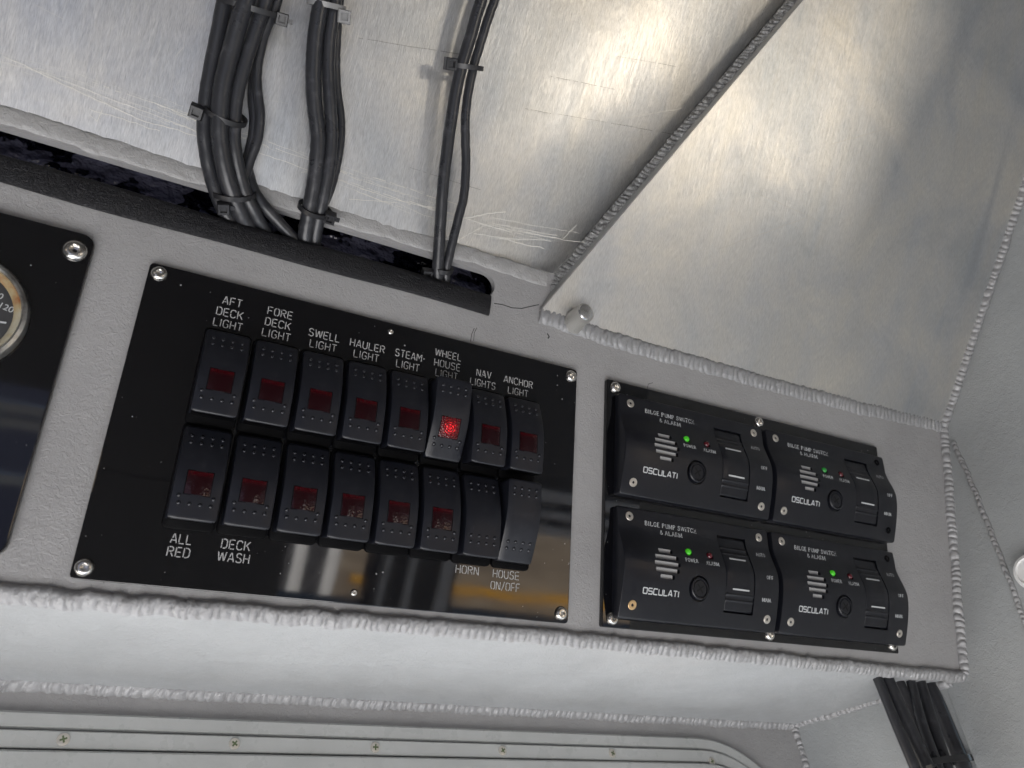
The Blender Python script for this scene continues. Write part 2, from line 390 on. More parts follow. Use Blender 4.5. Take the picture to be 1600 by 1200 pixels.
# front wall with the windshield opening (rounded corners)
WR = frame(WX, WN)          # local frame of the front wall, origin at the corner A_
wx0, wx1, wy0, wy1, wrad = -1080, -15, -620, -13.5, 100
def rrect(x0, x1, y0, y1, r, z, n=14):
    out = []
    for cx, cy, a0 in ((x1 - r, y0 + r, -90), (x1 - r, y1 - r, 0), (x0 + r, y1 - r, 90), (x0 + r, y0 + r, 180)):
        for k in range(n + 1):
            a = rad(a0 + 90 * k / n); out.append((cx + r * math.cos(a), cy + r * math.sin(a), z))
    return out
hole = rrect(wx0 + 14, wx1 - 14, wy0 + 14, wy1 - 14, wrad - 14, 0)
def outer(p, n=15):
    return p
oc = [(0, -900, 0), (0, 0, 0), (-1150, 0, 0), (-1150, -900, 0)]
m = MB(); m.v = hole + oc; nh = len(hole)
for q in range(4):
    for k in range(14):
        i = q * 15 + k; m.f.append((i, i + 1, nh + q))
    i = q * 15 + 14; m.f.append((i, (i + 1) % nh, nh + (q + 1) % 4, nh + q))
fwall = tag(obj('front_wall', m.mesh('front_wall', M['paint'], False), None, A_, WR), kind='structure')
# corner wall and side wall
cw = tag(obj('corner_wall', MB().add([A_, B_, B_ + g * 900, A_ + g * 900], [(0, 1, 2, 3)]).mesh('corner_wall', M['paint_side'], False)), kind='structure')
obj('weld_bead', weld([A_, A_ + g * 60, A_ + g * 140], 7, 3, (-.6, 0, 1), 4.5, seed=12, rough=.34), cw)
def RP(y, z): return (xR(y) + .5, y, z)
sw = [RP(420, -40), RP(-163.5, -18), tuple(B_ + g * 900), RP(-1000, 420), RP(420, 420)]
sw[2] = RP(-163.5 - cT * 900, -18 + sT * 900)
swall = tag(obj('side_wall', MB().add(sw, [tuple(range(5))]).mesh('side_wall', M['paint_side'], False)), kind='structure')
nR = Vector((-1, 17 / 192, 0)).normalized(); pR = (582.5, -85, 0)
def atR(x, y, off=0): return at(x, y, Vector(pR) + nR * off, nR)
obj('weld_bead', weld([atR(x, y) for x, y in ((1490, 692), (1512, 740), (1534, 795), (1556, 850), (1577, 905), (1600, 965), (1625, 1035))], 3.6, 1.5, nR, 4.4, seed=13, rough=.6), swall)

# ceiling: rear sheet and the doubled plate welded over it
nP = Vector((0, -.411, .912)).normalized(); dP = Vector((0, .912, .411))
D0 = Vector((0, 57, FZ)); C0 = Vector((0, 31, FZ + 1))
CR = frame((1, 0, 0), nP)
# the sheet is pulled back by welding heat; dip deepened to darken the seam strip
_CRi = CR.transposed()
def _seam(x, y):
    n = Vector((0, -.411, .912)).normalized(); a = _CRi @ (at(845, 486, C0, n) - D0); b = _CRi @ (at(1262, -8, C0, n) - D0)
    e = (b - a).normalized(); return (x - a.x) * e.y - (y - a.y) * e.x
m = MB(); NX, NY = 150, 60
for j in range(NY + 1):
    for i in range(NX + 1):
        x, y = lerp(-420, 640, i / NX), lerp(0, 470, j / NY); d = -_seam(x, y)
        u = max(0, min(1, 1 - d / 100)); z = -15 * u * u * (1 if d > -10 else 1) + .35 * math.sin(x * .021 + y * .013) + .25 * math.sin(x * .047 - y * .031 + 1)
        m.v.append((x, y, z))
for j in range(NY):
    for i in range(NX):
        k = j * (NX + 1) + i; m.f.append((k, k + 1, k + NX + 2, k + NX + 1))
ceil = tag(obj('ceiling', m.mesh('ceiling', M['alu'], True, 60), None, D0, CR), kind='structure')
def atD(x, y, off=0): return at(x, y, D0 + nP * off, nP)
def atC(x, y, off=0): return at(x, y, C0 + nP * off, nP)
CRi = CR.transposed()
# scratches left on the bare sheet
def scr(P, wdt, z=.06, org=D0):
    return MB(), P
sm = MB(); rs_ = random.Random(4)
def scratch(a, b, wd=.35, jit=1.2, n=14, dashed=False, org=D0, fn=None, tgt=None):
    fn = fn or atD
    A, B = CRi @ (fn(*a) - org), CRi @ (fn(*b) - org); pts = []; ox = oy = 0; run = []
    for i in range(n + 1):
        t = i / n; oy = oy * .8 + rs_.uniform(-jit, jit) * .4
        p = A.lerp(B, t); run.append((p.x, p.y + oy))
        if (dashed and rs_.random() < .12) or i == n:
            if len(run) > 1: (tgt or sm).ribbon(run, wd * rs_.uniform(.6, 1.2), .6 + rs_.random() * .06 if org is D0 else .05 + rs_.random() * .06)
            run = []
band = [(0, 92), (120, 122), (250, 165), (310, 190), (430, 235), (560, 285), (660, 318), (770, 352), (860, 372)]
for k in range(46):
    i = rs_.randrange(len(band) - 1); a, b = band[i], band[i + 1]
    dy = rs_.gauss(0, 9); dx = rs_.uniform(-30, 30); e = rs_.uniform(.7, 1.6)
    scratch((a[0] + dx, a[1] + dy + dx * .33), (a[0] + dx + (b[0] - a[0]) * e, a[1] + dy + dx * .33 + (b[1] - a[1]) * e + rs_.gauss(0, 5)), rs_.choice((.12, .16, .22, .3)), .7, 22, rs_.random() < .7)
for a, b in (((60, 110), (330, 215)), ((5, 88), (215, 185)), ((215, 185), (330, 218)), ((700, 345), (790, 330)), ((740, 365), (860, 378)), ((780, 372), (850, 388)), ((140, 170), (250, 205)), ((900, 352), (880, 372)), ((330, 195), (420, 232))):
    scratch(a, b, .38, .9, 20)
for k in range(110):
    x, y = rs_.uniform(0, 1050), rs_.uniform(0, 330); a = rad(rs_.gauss(-68, 12) if rs_.random() < .6 else rs_.gauss(18, 10)); l = rs_.uniform(12, 60)
    if y < 100 + x * .27 and y < 420 - (x - 850) * 1.1 - 60: scratch((x, y), (x + math.cos(a) * l, y + math.sin(a) * l), rs_.choice((.07, .1, .12)), .25, 10)
for a, b in (((140, 178), (152, 190)), ((152, 190), (160, 172)), ((545, 312), (620, 316)), ((700, 385), (760, 350)), ((470, 270), (520, 262))):
    scratch(a, b, .3, .5, 8)
tag(obj('scratch_marks', sm.mesh('scratch_marks', M['scratch'], False, fix=False), ceil), kind='stuff')
dm = MB()
for a, b in (((870, 178), (1064, 212)), ((960, 88), (1060, 105)), ((560, 60), (720, 85)), ((860, 120), (960, 140)), ((820, 170), (860, 178)), ((1112, 200), (1200, 0)), ((640, 262), (760, 300))):
    scratch(a, b, .14, .25, 24, True, tgt=dm)
tag(obj('dark_scratches', dm.mesh('dark_scratches', M['socket'], False, fix=False), ceil), kind='stuff')

P0, P1 = atC(845, 486), atC(1262, -8); P1 = P0 + (P1 - P0) * 1.45
Pr0 = Vector((xR(31), 31, FZ + 1)); Pr1 = atR(1600, 305); Pr1 = Pr0 + (Pr1 - Pr0) * 2.3; Pr1 = Pr1 - nP * (Pr1 - C0).dot(nP)
loc = [CRi @ (p - C0) for p in (P0, Pr0, Pr1, P1)]
m = slab([(p.x, p.y) for p in loc], -5.5, 0)
cp = thing('ceiling_plate', C0, 'bare brushed aluminium plate with a cut diagonal edge, welded over the ceiling at the right', 'metal plate', rot=CR)
obj('plate', m.mesh('plate', M['alu2'], False), cp)
e0, e1 = loc[0], loc[3]; ed = (e1 - e0).normalized(); en = Vector((-ed.y, ed.x, 0))
if en.x > 0: en = -en
m = MB(); m.add([e0 + en * .05 + Vector((0, 0, -26)), e1 + en * .05 + Vector((0, 0, -26)), e1 + en * .05 + Vector((0, 0, -.4)), e0 + en * .05 + Vector((0, 0, -.4))], [(0, 1, 2, 3)])
obj('cut_edge', m.mesh('cut_edge', M['alu_edge'], False), cp)
wl = [e0.lerp(e1, t) + Vector((0, 0, -12.0)) + en * .8 for t in (.04, .2, .35, .5, .65, .8, 1)]
obj('edge_weld', weld(wl, 8.5, 1.8, en + Vector((0, 0, .5)), 3.4, M['rawweld'], .6, 21), cp)
m = MB(); m.tube([e0.lerp(e1, t / 30) + Vector((0, 0, -.9)) - en * .35 for t in range(31)], .95, 10)
obj('rounded_burr', m.mesh('rounded_burr', M['alu2'], True, 60), cp)
m = MB(); m.add([e0 + en * 2.0 + Vector((0, 0, -10.4)), e1 + en * 2.0 + Vector((0, 0, -10.4)), e1 + en * 5.5 + Vector((0, 0, -10.4)), e0 + en * 5.5 + Vector((0, 0, -10.4))], [(0, 1, 2, 3)])
inv = lambda pts: [CRi @ (p - C0) for p in pts]
cw_pts = inv([at(x, y, (0, 0, FZ)) for x, y in ((842, 492), (880, 505), (950, 530), (1060, 560), (1200, 600), (1340, 637), (1482, 668))])
obj('lower_weld', weld(cw_pts, 10.5, 2.6, CRi @ Vector((0, -.2, 1)), 4.4, seed=23, rough=.36), cp)
rw = [CRi @ (Pr0.lerp(Pr1, t) + Vector((-1.5, 0, 0)) - C0) for t in (0, .1, .2, .3, .45, .6, .8, 1)]
obj('side_weld', weld(rw, 7.5, 3.0, CRi @ Vector((-1, -.2, .8)), 4.6, seed=24, rough=.38), cp)
# slanting weld-off stub on the plate
b0, b1 = CRi @ (atC(896, 502) - C0), CRi @ (atC(915, 488, 12) - C0)
m = MB(); m.tube([b0 + Vector((0, -2, -1)), b0.lerp(b1, .5), b1], lambda i: (7.0, 6.4, 6.0)[i], 24)
st = obj('weld_stub', m.mesh('weld_stub', M['stub']), cp)
m = MB(); dd = (b1 - b0).normalized(); m.tube([b1 - dd * .2, b1 + dd * .8, b1 + dd * 1.3], lambda i: (5.4, 4.8, 2.6)[i], 24)
obj('stub_end', m.mesh('stub_end', mat('ground_weld_end', (.85, .85, .84), .22, .9)), cp)
sm2 = MB(); save = sm
for a, b in (((975, 180), (1010, 60)), ((975, 185), (1065, 170)), ((1300, 225), (1420, 190)), ((1490, 250), (1520, 100)), ((1430, 260), (1465, 150)), ((1120, 390), (1260, 340)), ((1180, 300), (1290, 350)), ((1380, 150), (1420, 180))):
    scratch(a, b, .3, .8, 16, False, C0, atC, sm2)
for k in range(150):
    x, y = rs_.uniform(880, 1580), rs_.uniform(10, 600); a = rad(rs_.gauss(-48, 16) if rs_.random() < .7 else rs_.uniform(0, 180)); l = rs_.uniform(15, 70)
    if y > 486 - (x - 845) * 1.17 + 25 and y < 485 + (x - 845) * .26 - 12 and x < 1590 - (y - 300) * .33 - 15:
        scratch((x, y), (x + math.cos(a) * l, y + math.sin(a) * l), rs_.choice((.07, .1, .13)), .25, 10, False, C0, atC, sm2)
tag(obj('scratch_marks', sm2.mesh('scratch_marks', mat('dull_scratch', (.62, .60, .56), .5, .6), False, fix=False), cp), kind='stuff')
# crack line, pencil ticks on the face
pm = MB()
def fl(pts, wd, z=FZ + .06): pm.ribbon([tuple(at(x, y, (0, 0, FZ)).xy) for x, y in pts], wd, z)
fl([(772, 474), (785, 476), (800, 481), (815, 482), (828, 479), (842, 476)], .55)
fl([(735, 534), (737, 522), (741, 513)], .35); fl([(740, 533), (741, 520), (745, 512)], .3, FZ + .08)
fl([(855, 521), (858, 526), (856, 529)], .8); fl([(1010, 612), (1013, 600), (1020, 598)], .3)
obj('pencil_marks', pm.mesh('pencil_marks', M['pencil'], False, fix=False), face)

# slot lining and the rubber edge trim of the cable slot
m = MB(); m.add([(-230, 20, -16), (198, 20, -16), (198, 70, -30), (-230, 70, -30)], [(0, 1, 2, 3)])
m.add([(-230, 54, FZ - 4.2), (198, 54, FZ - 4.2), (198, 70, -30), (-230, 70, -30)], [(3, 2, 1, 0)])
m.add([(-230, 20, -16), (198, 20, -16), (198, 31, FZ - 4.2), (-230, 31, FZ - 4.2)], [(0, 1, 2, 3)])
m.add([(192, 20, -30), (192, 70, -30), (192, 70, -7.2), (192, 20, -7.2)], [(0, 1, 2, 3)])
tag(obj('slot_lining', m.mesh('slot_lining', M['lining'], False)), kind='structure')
m = MB(); R = []
for i in range(60):
    t = i / 59; x = lerp(-215, 179, t); dr = .5 * math.sin(t * 9) + .3 * math.sin(t * 23)
    yt = 34.2 + .4 * math.sin(t * 17); yb = 20.8 + dr + (1.6 if t < .3 else 0) * (1 - t)
    z = FZ
    R.append([(x, yt, z - 3), (x, yt, z + 2.2), (x, yt - .6, z + 3.0), (x, yt - 3, z + 3.4), (x, lerp(yt, yb, .6), z + 3.2), (x, yb + 1, z + 2.7), (x, yb, z + 2.0), (x, yb, z + 1.2), (x, yb + 1.2, z + .1), (x, yt - 1.5, z + .1), (x, yt - 1.5, z - 3)])
m.rings(R)
tag(obj('rubber_trim', m.mesh('rubber_trim', M['rubber'], True, 50)), 'black textured rubber edging strip along the lower lip of the cable slot', 'edge trim')

# ------------------------------------------------------------------ screws
def hexr(a, r):       # radius of a hexagon at angle a
    a = (a + math.pi / 6) % (math.pi / 3) - math.pi / 6
    return r / math.cos(a)
def screw_mesh(name, r, h, mt, soc, flat=False, n=36):
    m = MB()
    prof = [(r, 0), (r, .35), (r * .97, .6)] if flat else [(r, 0), (r * .99, h * .18), (r * .92, h * .5), (r * .78, h * .8), (r * .6, h * .97), (r * .52, h)]
    if flat: prof = [(r, -.2), (r, .15), (r * .94, .3), (r * .6, .32)]; h = .32
    rings = [[(q * math.cos(2 * math.pi * i / n), q * math.sin(2 * math.pi * i / n), z) for i in range(n)] for q, z in prof]
    hx = lambda z, k: [(hexr(2 * math.pi * i / n, soc) * k * math.cos(2 * math.pi * i / n), hexr(2 * math.pi * i / n, soc) * k * math.sin(2 * math.pi * i / n), z) for i in range(n)]
    rings += [hx(h - .02, 1.0), hx(h - soc * 1.1, .93), hx(h - soc * 1.3, .2)]
    m.rings(rings, False, True)
    return m.mesh(name, mt, True, 28)
def screw(me, parent, x, y, z, spin=0, socket=True, label=None):
    o = obj('screw', me, parent, (x, y, z), Matrix.Rotation(spin, 3, 'Z'))
    if label: o['label'] = label
    return o
big = screw_mesh('screw', 5.3, 2.6, M['steel'], 2.1)
med = screw_mesh('screw', 3.8, 2.1, M['steel'], 1.45)
tiny = screw_mesh('screw', 1.7, .9, M['steel'], .6)
modscrew = screw_mesh('screw', 2.65, .3, M['steel_flat'], .85, True)
modorange = screw_mesh('screw', 2.75, .3, M['orange'], .85, True)
modblack = screw_mesh('screw', 2.3, .3, M['bezel'], .9, True)

# ------------------------------------------------------------------ lettering
GL = {'A': [[(0, 0), (.12, .42)], [(.15, .53), (.27, 1)], [(.33, 1), (.6, 0)], [(.2, .3), (.46, .3)]],
 'C': [[(.55, .8), (.5, .93), (.38, 1), (.2, 1), (.06, .9), (0, .75), (0, .56)], [(0, .46), (0, .25), (.06, .1), (.2, 0), (.38, 0), (.5, .07), (.55, .2)]],
 'D': [[(0, 0), (0, 1)], [(.12, 1), (.34, 1), (.49, .9), (.55, .75), (.55, .25), (.49, .1), (.34, 0), (.12, 0)]],
 'E': [[(0, 0), (0, 1)], [(.11, 1), (.52, 1)], [(.11, .5), (.46, .5)], [(.11, 0), (.52, 0)]],
 'F': [[(0, 0), (0, 1)], [(.11, 1), (.52, 1)], [(.11, .5), (.46, .5)]],
 'G': [[(.55, .8), (.5, .93), (.38, 1), (.2, 1), (.06, .9), (0, .75), (0, .25), (.06, .1), (.2, 0), (.38, 0), (.5, .07), (.55, .2), (.55, .36)], [(.55, .46), (.33, .46)]],
 'H': [[(0, 0), (0, 1)], [(.55, 0), (.55, 1)], [(.11, .5), (.44, .5)]], 'I': [[(.05, 0), (.05, 1)]],
 'K': [[(0, 0), (0, 1)], [(.12, .45), (.55, 1)], [(.26, .52), (.56, 0)]],
 'L': [[(0, .12), (0, 1)], [(0, 0), (.5, 0)]], 'M': [[(0, 0), (0, 1)], [(.08, .96), (.34, .4), (.6, .96)], [(.68, 0), (.68, 1)]],
 'N': [[(0, 0), (0, 1)], [(.09, .95), (.47, .05)], [(.56, 0), (.56, 1)]],
 'O': [[(.22, 1), (.06, .9), (0, .75), (0, .25), (.06, .1), (.22, 0)], [(.34, 0), (.5, .1), (.56, .25), (.56, .75), (.5, .9), (.34, 1)]],
 'R': [[(0, 0), (0, 1)], [(.11, 1), (.36, 1), (.5, .9), (.54, .76), (.5, .62), (.36, .53), (.11, .53)], [(.3, .43), (.55, 0)]],
 'S': [[(.53, .84), (.46, .96), (.34, 1), (.2, 1), (.06, .92), (.02, .76), (.08, .6), (.22, .54)], [(.32, .5), (.48, .42), (.55, .28), (.52, .12), (.4, .02), (.22, 0), (.08, .05), (.01, .18)]],
 'T': [[(0, 1), (.55, 1)], [(.275, 0), (.275, .88)]],
 'U': [[(0, 1), (0, .25), (.06, .1), (.2, 0), (.36, 0), (.5, .1), (.55, .25), (.55, 1)]],
 'V': [[(0, 1), (.26, .02)], [(.33, .02), (.58, 1)]], 'W': [[(0, 1), (.17, .02)], [(.22, .05), (.4, .9)], [(.45, .9), (.62, .05)], [(.67, .02), (.84, 1)]],
 '/': [[(0, -.08), (.42, 1.08)]]}
GW = {'A': .6, 'I': .1, 'M': .68, 'W': .84, '/': .42, 'L': .5, 'E': .52, 'F': .52}
def stroke_text(m, s, xl, xr, yl, yr, h, wd, z, closed=False):
    adv = .24; tot = sum(GW.get(c, .56) for c in s) + adv * (len(s) - 1); k = (xr - xl) / tot; x = 0
    for c in s:
        for st_ in GL[c]:
            pts = []
            for a, b in st_:
                X = xl + (x + a) * k; pts.append((X, lerp(yl, yr, (X - xl) / (xr - xl)) - h / 2 + b * h))
            m.ribbon(pts, wd, z + random.random() * .015)
        x += GW.get(c, .56) + adv
def font_mesh(name, s, size, mt, width=None, off=0, ext=.0, pos=(0, 0)):
    cu = bpy.data.curves.new(name, 'FONT'); cu.body = s; cu.size = 1; cu.align_x = 'CENTER'; cu.align_y = 'CENTER'; cu.offset = off
    t = bpy.data.objects.new(name, cu); COL.objects.link(t); bpy.context.view_layer.update()
    me = bpy.data.meshes.new_from_object(t.evaluated_get(bpy.context.evaluated_depsgraph_get()))
    bpy.data.objects.remove(t); bpy.data.curves.remove(cu)
    xs = [v.co.x for v in me.vertices]; ys = [v.co.y for v in me.vertices]; w0 = max(xs) - min(xs); h0 = max(ys) - min(ys)
    sx = (width / w0) if width else size / .72; sy = size / h0 if width else size / .72
    cx, cy = (max(xs) + min(xs)) / 2, (max(ys) + min(ys)) / 2
    V = [((v.co.x - cx) * sx + pos[0], (v.co.y - cy) * sy + pos[1]) for v in me.vertices]; Fc = [tuple(p.vertices) for p in me.polygons]
    bpy.data.meshes.remove(me); return V, Fc

# ------------------------------------------------------------------ SWITCH PANEL
sp = thing('switch_panel', (0, -148, 0), 'glossy black rectangular panel engraved with light names, holding sixteen rocker switches', 'switch panel')
def loc_(x, y, z=0): return (x, y + 148, z)
m = MB().plate(0, 240, 0, 148, 2.2, -3, 0, .35); obj('plate', m.mesh('plate', M['acrylic'], True, 20), sp)
for i, (x, y) in enumerate(((4.8, -5), (235.6, -5), (235.2, -143), (4.6, -143))): screw(med, sp, *loc_(x, y), i * .7)
for x, y in ((121.2, -5.2), (119.9, -142.6)): screw(tiny, sp, *loc_(x, y), .3)
TXT = [('AFT', 348.7, 468.5, 378, 475), ('DECK', 338.7, 486, 379.5, 493), ('LIGHT', 333.7, 503, 378.7, 511), ('FORE', 418.7, 486, 457, 492.5), ('DECK', 415, 502, 453.7, 510),
 ('LIGHT', 410, 519, 453.7, 527.5), ('SWELL', 483, 519, 530.5, 529), ('LIGHT', 484.5, 536, 525.5, 545), ('HAULER', 547.5, 535, 601, 546), ('LIGHT', 553, 552.5, 591.7, 560),
 ('STEAM', 618, 551, 658.7, 559), ('LIGHT', 619.5, 568, 655, 575), ('WHEEL', 680.5, 550, 720.5, 559), ('HOUSE', 679, 566, 719, 574.5), ('LIGHT', 680.7, 582.5, 715, 588),
 ('NAV', 745, 582.5, 767, 586), ('LIGHTS', 735, 596, 773.7, 603), ('ANCHOR', 787.5, 592.5, 832, 601), ('LIGHT', 794, 610, 825, 615), ('ALL', 267.5, 840, 299.5, 844.5), ('RED', 262, 860, 296, 865.5),
 ('DECK', 346.7, 849, 390.7, 854), ('WASH', 340.7, 867.5, 389, 875), ('HORN', 712.5, 888.7, 747.5, 892.5), ('HOUSE', 770.5, 896, 810.7, 900), ('ON/OFF', 767, 915, 811.7, 918)]
for s, xa, ya, xb, yb in TXT:
    a, b = at(xa, ya), at(xb, yb); m = MB(); ym = (a.y + b.y) / 2
    stroke_text(m, s, a.x, b.x, ym + 148, ym + 148, 4.0, .47, .04)
    obj('lettering', m.mesh('lettering', M['engrave'], False, fix=False), sp)

# ------------------------------------------------------------------ ROCKER SWITCHES (built once per kind, then copied)
W_, H_ = 20.4, 43.6
def prof_off(s): return interp([(0, 12.2), (4, 13.0), (20, 13.4), (26, 12.6), (43.6, 4.6)], s)
def zoff(s):
    lo = 12.6 + s * .05; hi = 13.9 - (s - 22) * .44; k = 2.2
    return -math.log(math.exp(-lo / k) + math.exp(-hi / k)) * k + 1.0
def zon(s): return zoff(H_ - s)
def rocker_rows(zf):
    rows = []; R = 2.0
    ys = [0, .15, .5, 1, 1.6, 2.2] + [2.2 + (H_ - 4.4) * i / 26 for i in range(1, 26)] + [H_ - 2.2, H_ - 1.6, H_ - 1, H_ - .5, H_ - .15, H_]
    for s in ys:
        d = min(s, H_ - s); hw = W_ / 2 - (R - math.sqrt(max(0, R * R - (R - min(d, R)) ** 2)))
        dz = 1.0 * (1 - math.sqrt(max(0, 1 - (1 - min(d, 1.0)) ** 2)))
        rows.append((s, hw, zf(s) - dz, .6, .9))
    pass
    rows[0] = (.02, rows[0][1], zf(0) - 1.2, zf(0) - 1.9, .3); rows.insert(0, (1.8, W_ / 2 - 1.2, 1.6, .6, .3))
    for q in range(1, 6): rows[q] = (*rows[q][:3], max(.6, lerp(zf(0) - 1.9, .6, rows[q][0] / 1.6)), rows[q][4])
    return rows
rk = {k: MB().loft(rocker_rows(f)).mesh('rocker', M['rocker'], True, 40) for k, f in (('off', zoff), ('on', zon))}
for me in rk.values():          # skirt below the tip takes the blacker bezel plastic, painting in its shade
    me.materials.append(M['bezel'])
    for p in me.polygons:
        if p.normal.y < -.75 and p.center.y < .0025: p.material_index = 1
def dots(zf, lens_):
    rows = [(38.6, 4), (35.2, 4)] + ([(10.2, 2), (7.0, 4)] if lens_ else [(10.4, 4), (7.0, 4)]); m = MB()
    for s, n in rows:
        for i in range(n):
            x = (-6.6, -2.2, 2.2, 6.6)[i] if n == 4 else (-7.1, 7.1)[i]
            sl = (zf(s + .5) - zf(s - .5)); z0 = zf(s) + .1
            r = 1.0; o = len(m.v)
            R = [[(x + q * math.cos(a), s + q * math.sin(a), z0 + q * math.sin(a) * sl + h) for a in [2 * math.pi * k / 12 for k in range(12)]] for q, h in ((r, -.15), (r * .92, .25), (r * .62, .55), (r * .25, .68))]
            m.rings(R, False, True)
    return m.mesh('grip_dots', M['dots'], True, 60)
dt = {(k, l): dots(f, l) for k, f in (('off', zoff), ('on', zon)) for l in (True, False)}
bz = MB().plate(-11.1, 11.1, -2.6, 45.6, 2.4, .02, 1.6, .5).mesh('bezel', M['bezel'], True, 25)
def lens_mesh(zf, mt):
    m = MB(); s0, s1 = 11.2, 21.6; R = []; hw = 5.3
    for i in range(9):
        s = lerp(s0, s1, i / 8); z = zf(s)
        R.append([(-hw, s, z - .6), (-hw, s, z + .22), (-hw + .4, s, z + .36), (0, s, z + .38), (hw - .4, s, z + .36), (hw, s, z + .22), (hw, s, z - .6)])
    # local origin at the lens centre so that the facets ring the lamp behind it
    cz = zf(16.4); R = [[(x, s - 16.4, z - cz) for x, s, z in r] for r in R]
    m.rings([r[::-1] for r in R]); return m.mesh('indicator_lens', mt, True, 30), cz
lm = {'off': lens_mesh(zoff, M['lens']), 'on': lens_mesh(zon, M['lens_lit'])}
def ring_lens(zf):
    m = MB(); s0, s1, hw = 10.8, 22.0, 5.7
    for xa, xb, ya, yb in ((-hw, hw, s0, s0 + .35), (-hw, hw, s1 - .35, s1), (-hw, -hw + .35, s0 + .36, s1 - .36), (hw - .35, hw, s0 + .36, s1 - .36)):
        R = []
        for i in range(7):
            s = lerp(ya, yb, i / 6); z = zf(s); R.append([(xa, s, z - .2), (xa, s, z + .14), (xb, s, z + .14), (xb, s, z - .2)])
        m.rings(R)
    return m.mesh('lens_frame', M['bezel'], False)
lf = {k: ring_lens(f) for k, f in (('off', zoff), ('on', zon))}
def make_switch(state, with_lens):
    t = obj('rocker_switch', None)
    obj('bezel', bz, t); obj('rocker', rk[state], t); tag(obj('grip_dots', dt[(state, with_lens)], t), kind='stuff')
    if with_lens:
        me, cz = lm[state]; le = obj('indicator_lens', me, t, (0, 16.4, cz)); fr = obj('lens_frame', lf[state], le, (0, -16.4, -cz))
    return t
protos = {}
ROW = [[('on' if i == 5 else 'off', True) for i in range(8)], [('off', True)] * 6 + [('off', False), ('on', False)]]
LB = [['under the engraved words AFT DECK LIGHT', 'under the engraved words FORE DECK LIGHT', 'under the engraved words SWELL LIGHT', 'under the engraved words HAULER LIGHT', 'under the engraved words STEAM LIGHT', 'under the engraved words WHEEL HOUSE LIGHT', 'under the engraved words NAV LIGHTS', 'under the engraved words ANCHOR LIGHT'],
      ['above the engraved words ALL RED', 'above the engraved words DECK WASH', 'directly below the SWELL LIGHT switch', 'directly below the HAULER LIGHT switch', 'directly below the STEAM LIGHT switch', 'directly below the glowing switch', 'above the engraved word HORN', 'above the engraved words HOUSE ON/OFF']]
for r in range(2):
    for i in range(8):
        k = ROW[r][i]
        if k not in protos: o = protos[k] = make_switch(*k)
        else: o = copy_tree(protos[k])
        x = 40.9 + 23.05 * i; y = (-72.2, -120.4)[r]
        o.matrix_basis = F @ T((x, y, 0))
        look = 'black rocker switch with its red lens glowing,' if (r, i) == (0, 5) else 'black rocker switch with dark red lens' if k[1] else ('plain black rocker switch, lower end pressed in,' if k[0] == 'on' else 'plain black rocker switch without lens')
        tag(o, look + ' ' + LB[r][i], 'switch', 'rocker switches on the black panel')

# ------------------------------------------------------------------ BILGE PUMP PANEL
bp = thing('bilge_pump_board', (262, -148, 0), 'glossy black backing panel behind four bilge pump switch units', 'panel')
m = MB().plate(0, 244, 0, 147.5, 1.2, -3, 0, .5); obj('plate', m.mesh('plate', M['acrylic'], True, 20), bp)
for i, (x, y) in enumerate(((267.9, -5.2), (386.7, -4.6), (268.7, -143), (386.7, -143.6), (499.8, -143))): screw(med, bp, x - 262, y + 148, 0, i * .5)

MW, MH = 117.0, 63.4
PR = [(0, 4.0), (9, 4.8), (32, 12.0), (42, 12.2)]
def mz(d): return interp(PR, d) if d < 32 else lerp(12.0, 5.6, ((d - 35) / 29.5) ** 1.4) if d > 35 else 12.0      # d: distance below the top edge
rows = []
ds = [0, .1, .4, .9, 1.5] + [1.5 + (MH - 3) * i / 32 for i in range(1, 32)] + [MH - 1.5, MH - .9, MH - .4, MH - .1, MH]
for d in reversed(ds):
    e = min(d, MH - d); R = 1.5; hw = MW / 2 - (R - math.sqrt(max(0, R * R - (R - min(e, R)) ** 2))); dz = .7 * (1 - math.sqrt(max(0, 1 - (1 - min(e / .7, 1)) ** 2)))
    rows.append((-d, hw, mz(d) - dz, .02, .7))
housing = obj('housing', MB().loft(rows).mesh('housing', M['module'], True, 30))
def P2(x, d): return (x - MW / 2, -d)         # module coordinates: x from the left edge, d below the top edge
cut = MB(); gx, gd, gr = 30.3, 31, 9.2
for k in range(-2, 3):
    d = gd + k * 3.7; h2 = 1.2; hw = math.sqrt(max(1, gr ** 2 - (abs(k) * 3.7 + .3) ** 2)); X, Y = P2(gx, d)
    cut.box(X - hw, X + hw, Y - h2, Y + h2, mz(d) - 2.2, 25)
fx, fd = 53.8, 42.8; X, Y = P2(fx, fd); cut.lathe([(7.5, mz(fd) - 2.4), (7.5, 25)], 32, (X, Y), True, True)
X0, Y0 = P2(74.0, 54.6); X1, Y1 = P2(97.0, 8.3); cut.box(X0, X1, Y0, Y1, 2.0, 25)
for x, d in ((48, 22), (64, 22.4)): cut.lathe([(2.55, mz(d) - 1.0), (2.55, 25)], 20, P2(x, d), True, True)
co = obj('cutter', cut.mesh('cutter', M['bezel'], False))
bo = housing.modifiers.new('cut', 'BOOLEAN'); bo.object = co; bo.operation = 'DIFFERENCE'; bo.solver = 'EXACT'
bpy.context.view_layer.update()
hm = bpy.data.meshes.new_from_object(housing.evaluated_get(bpy.context.evaluated_depsgraph_get()))
hm.name = 'housing'
bpy.data.objects.remove(co); bpy.data.objects.remove(housing)
hm.set_sharp_from_angle(angle=rad(28))
gm = MB()
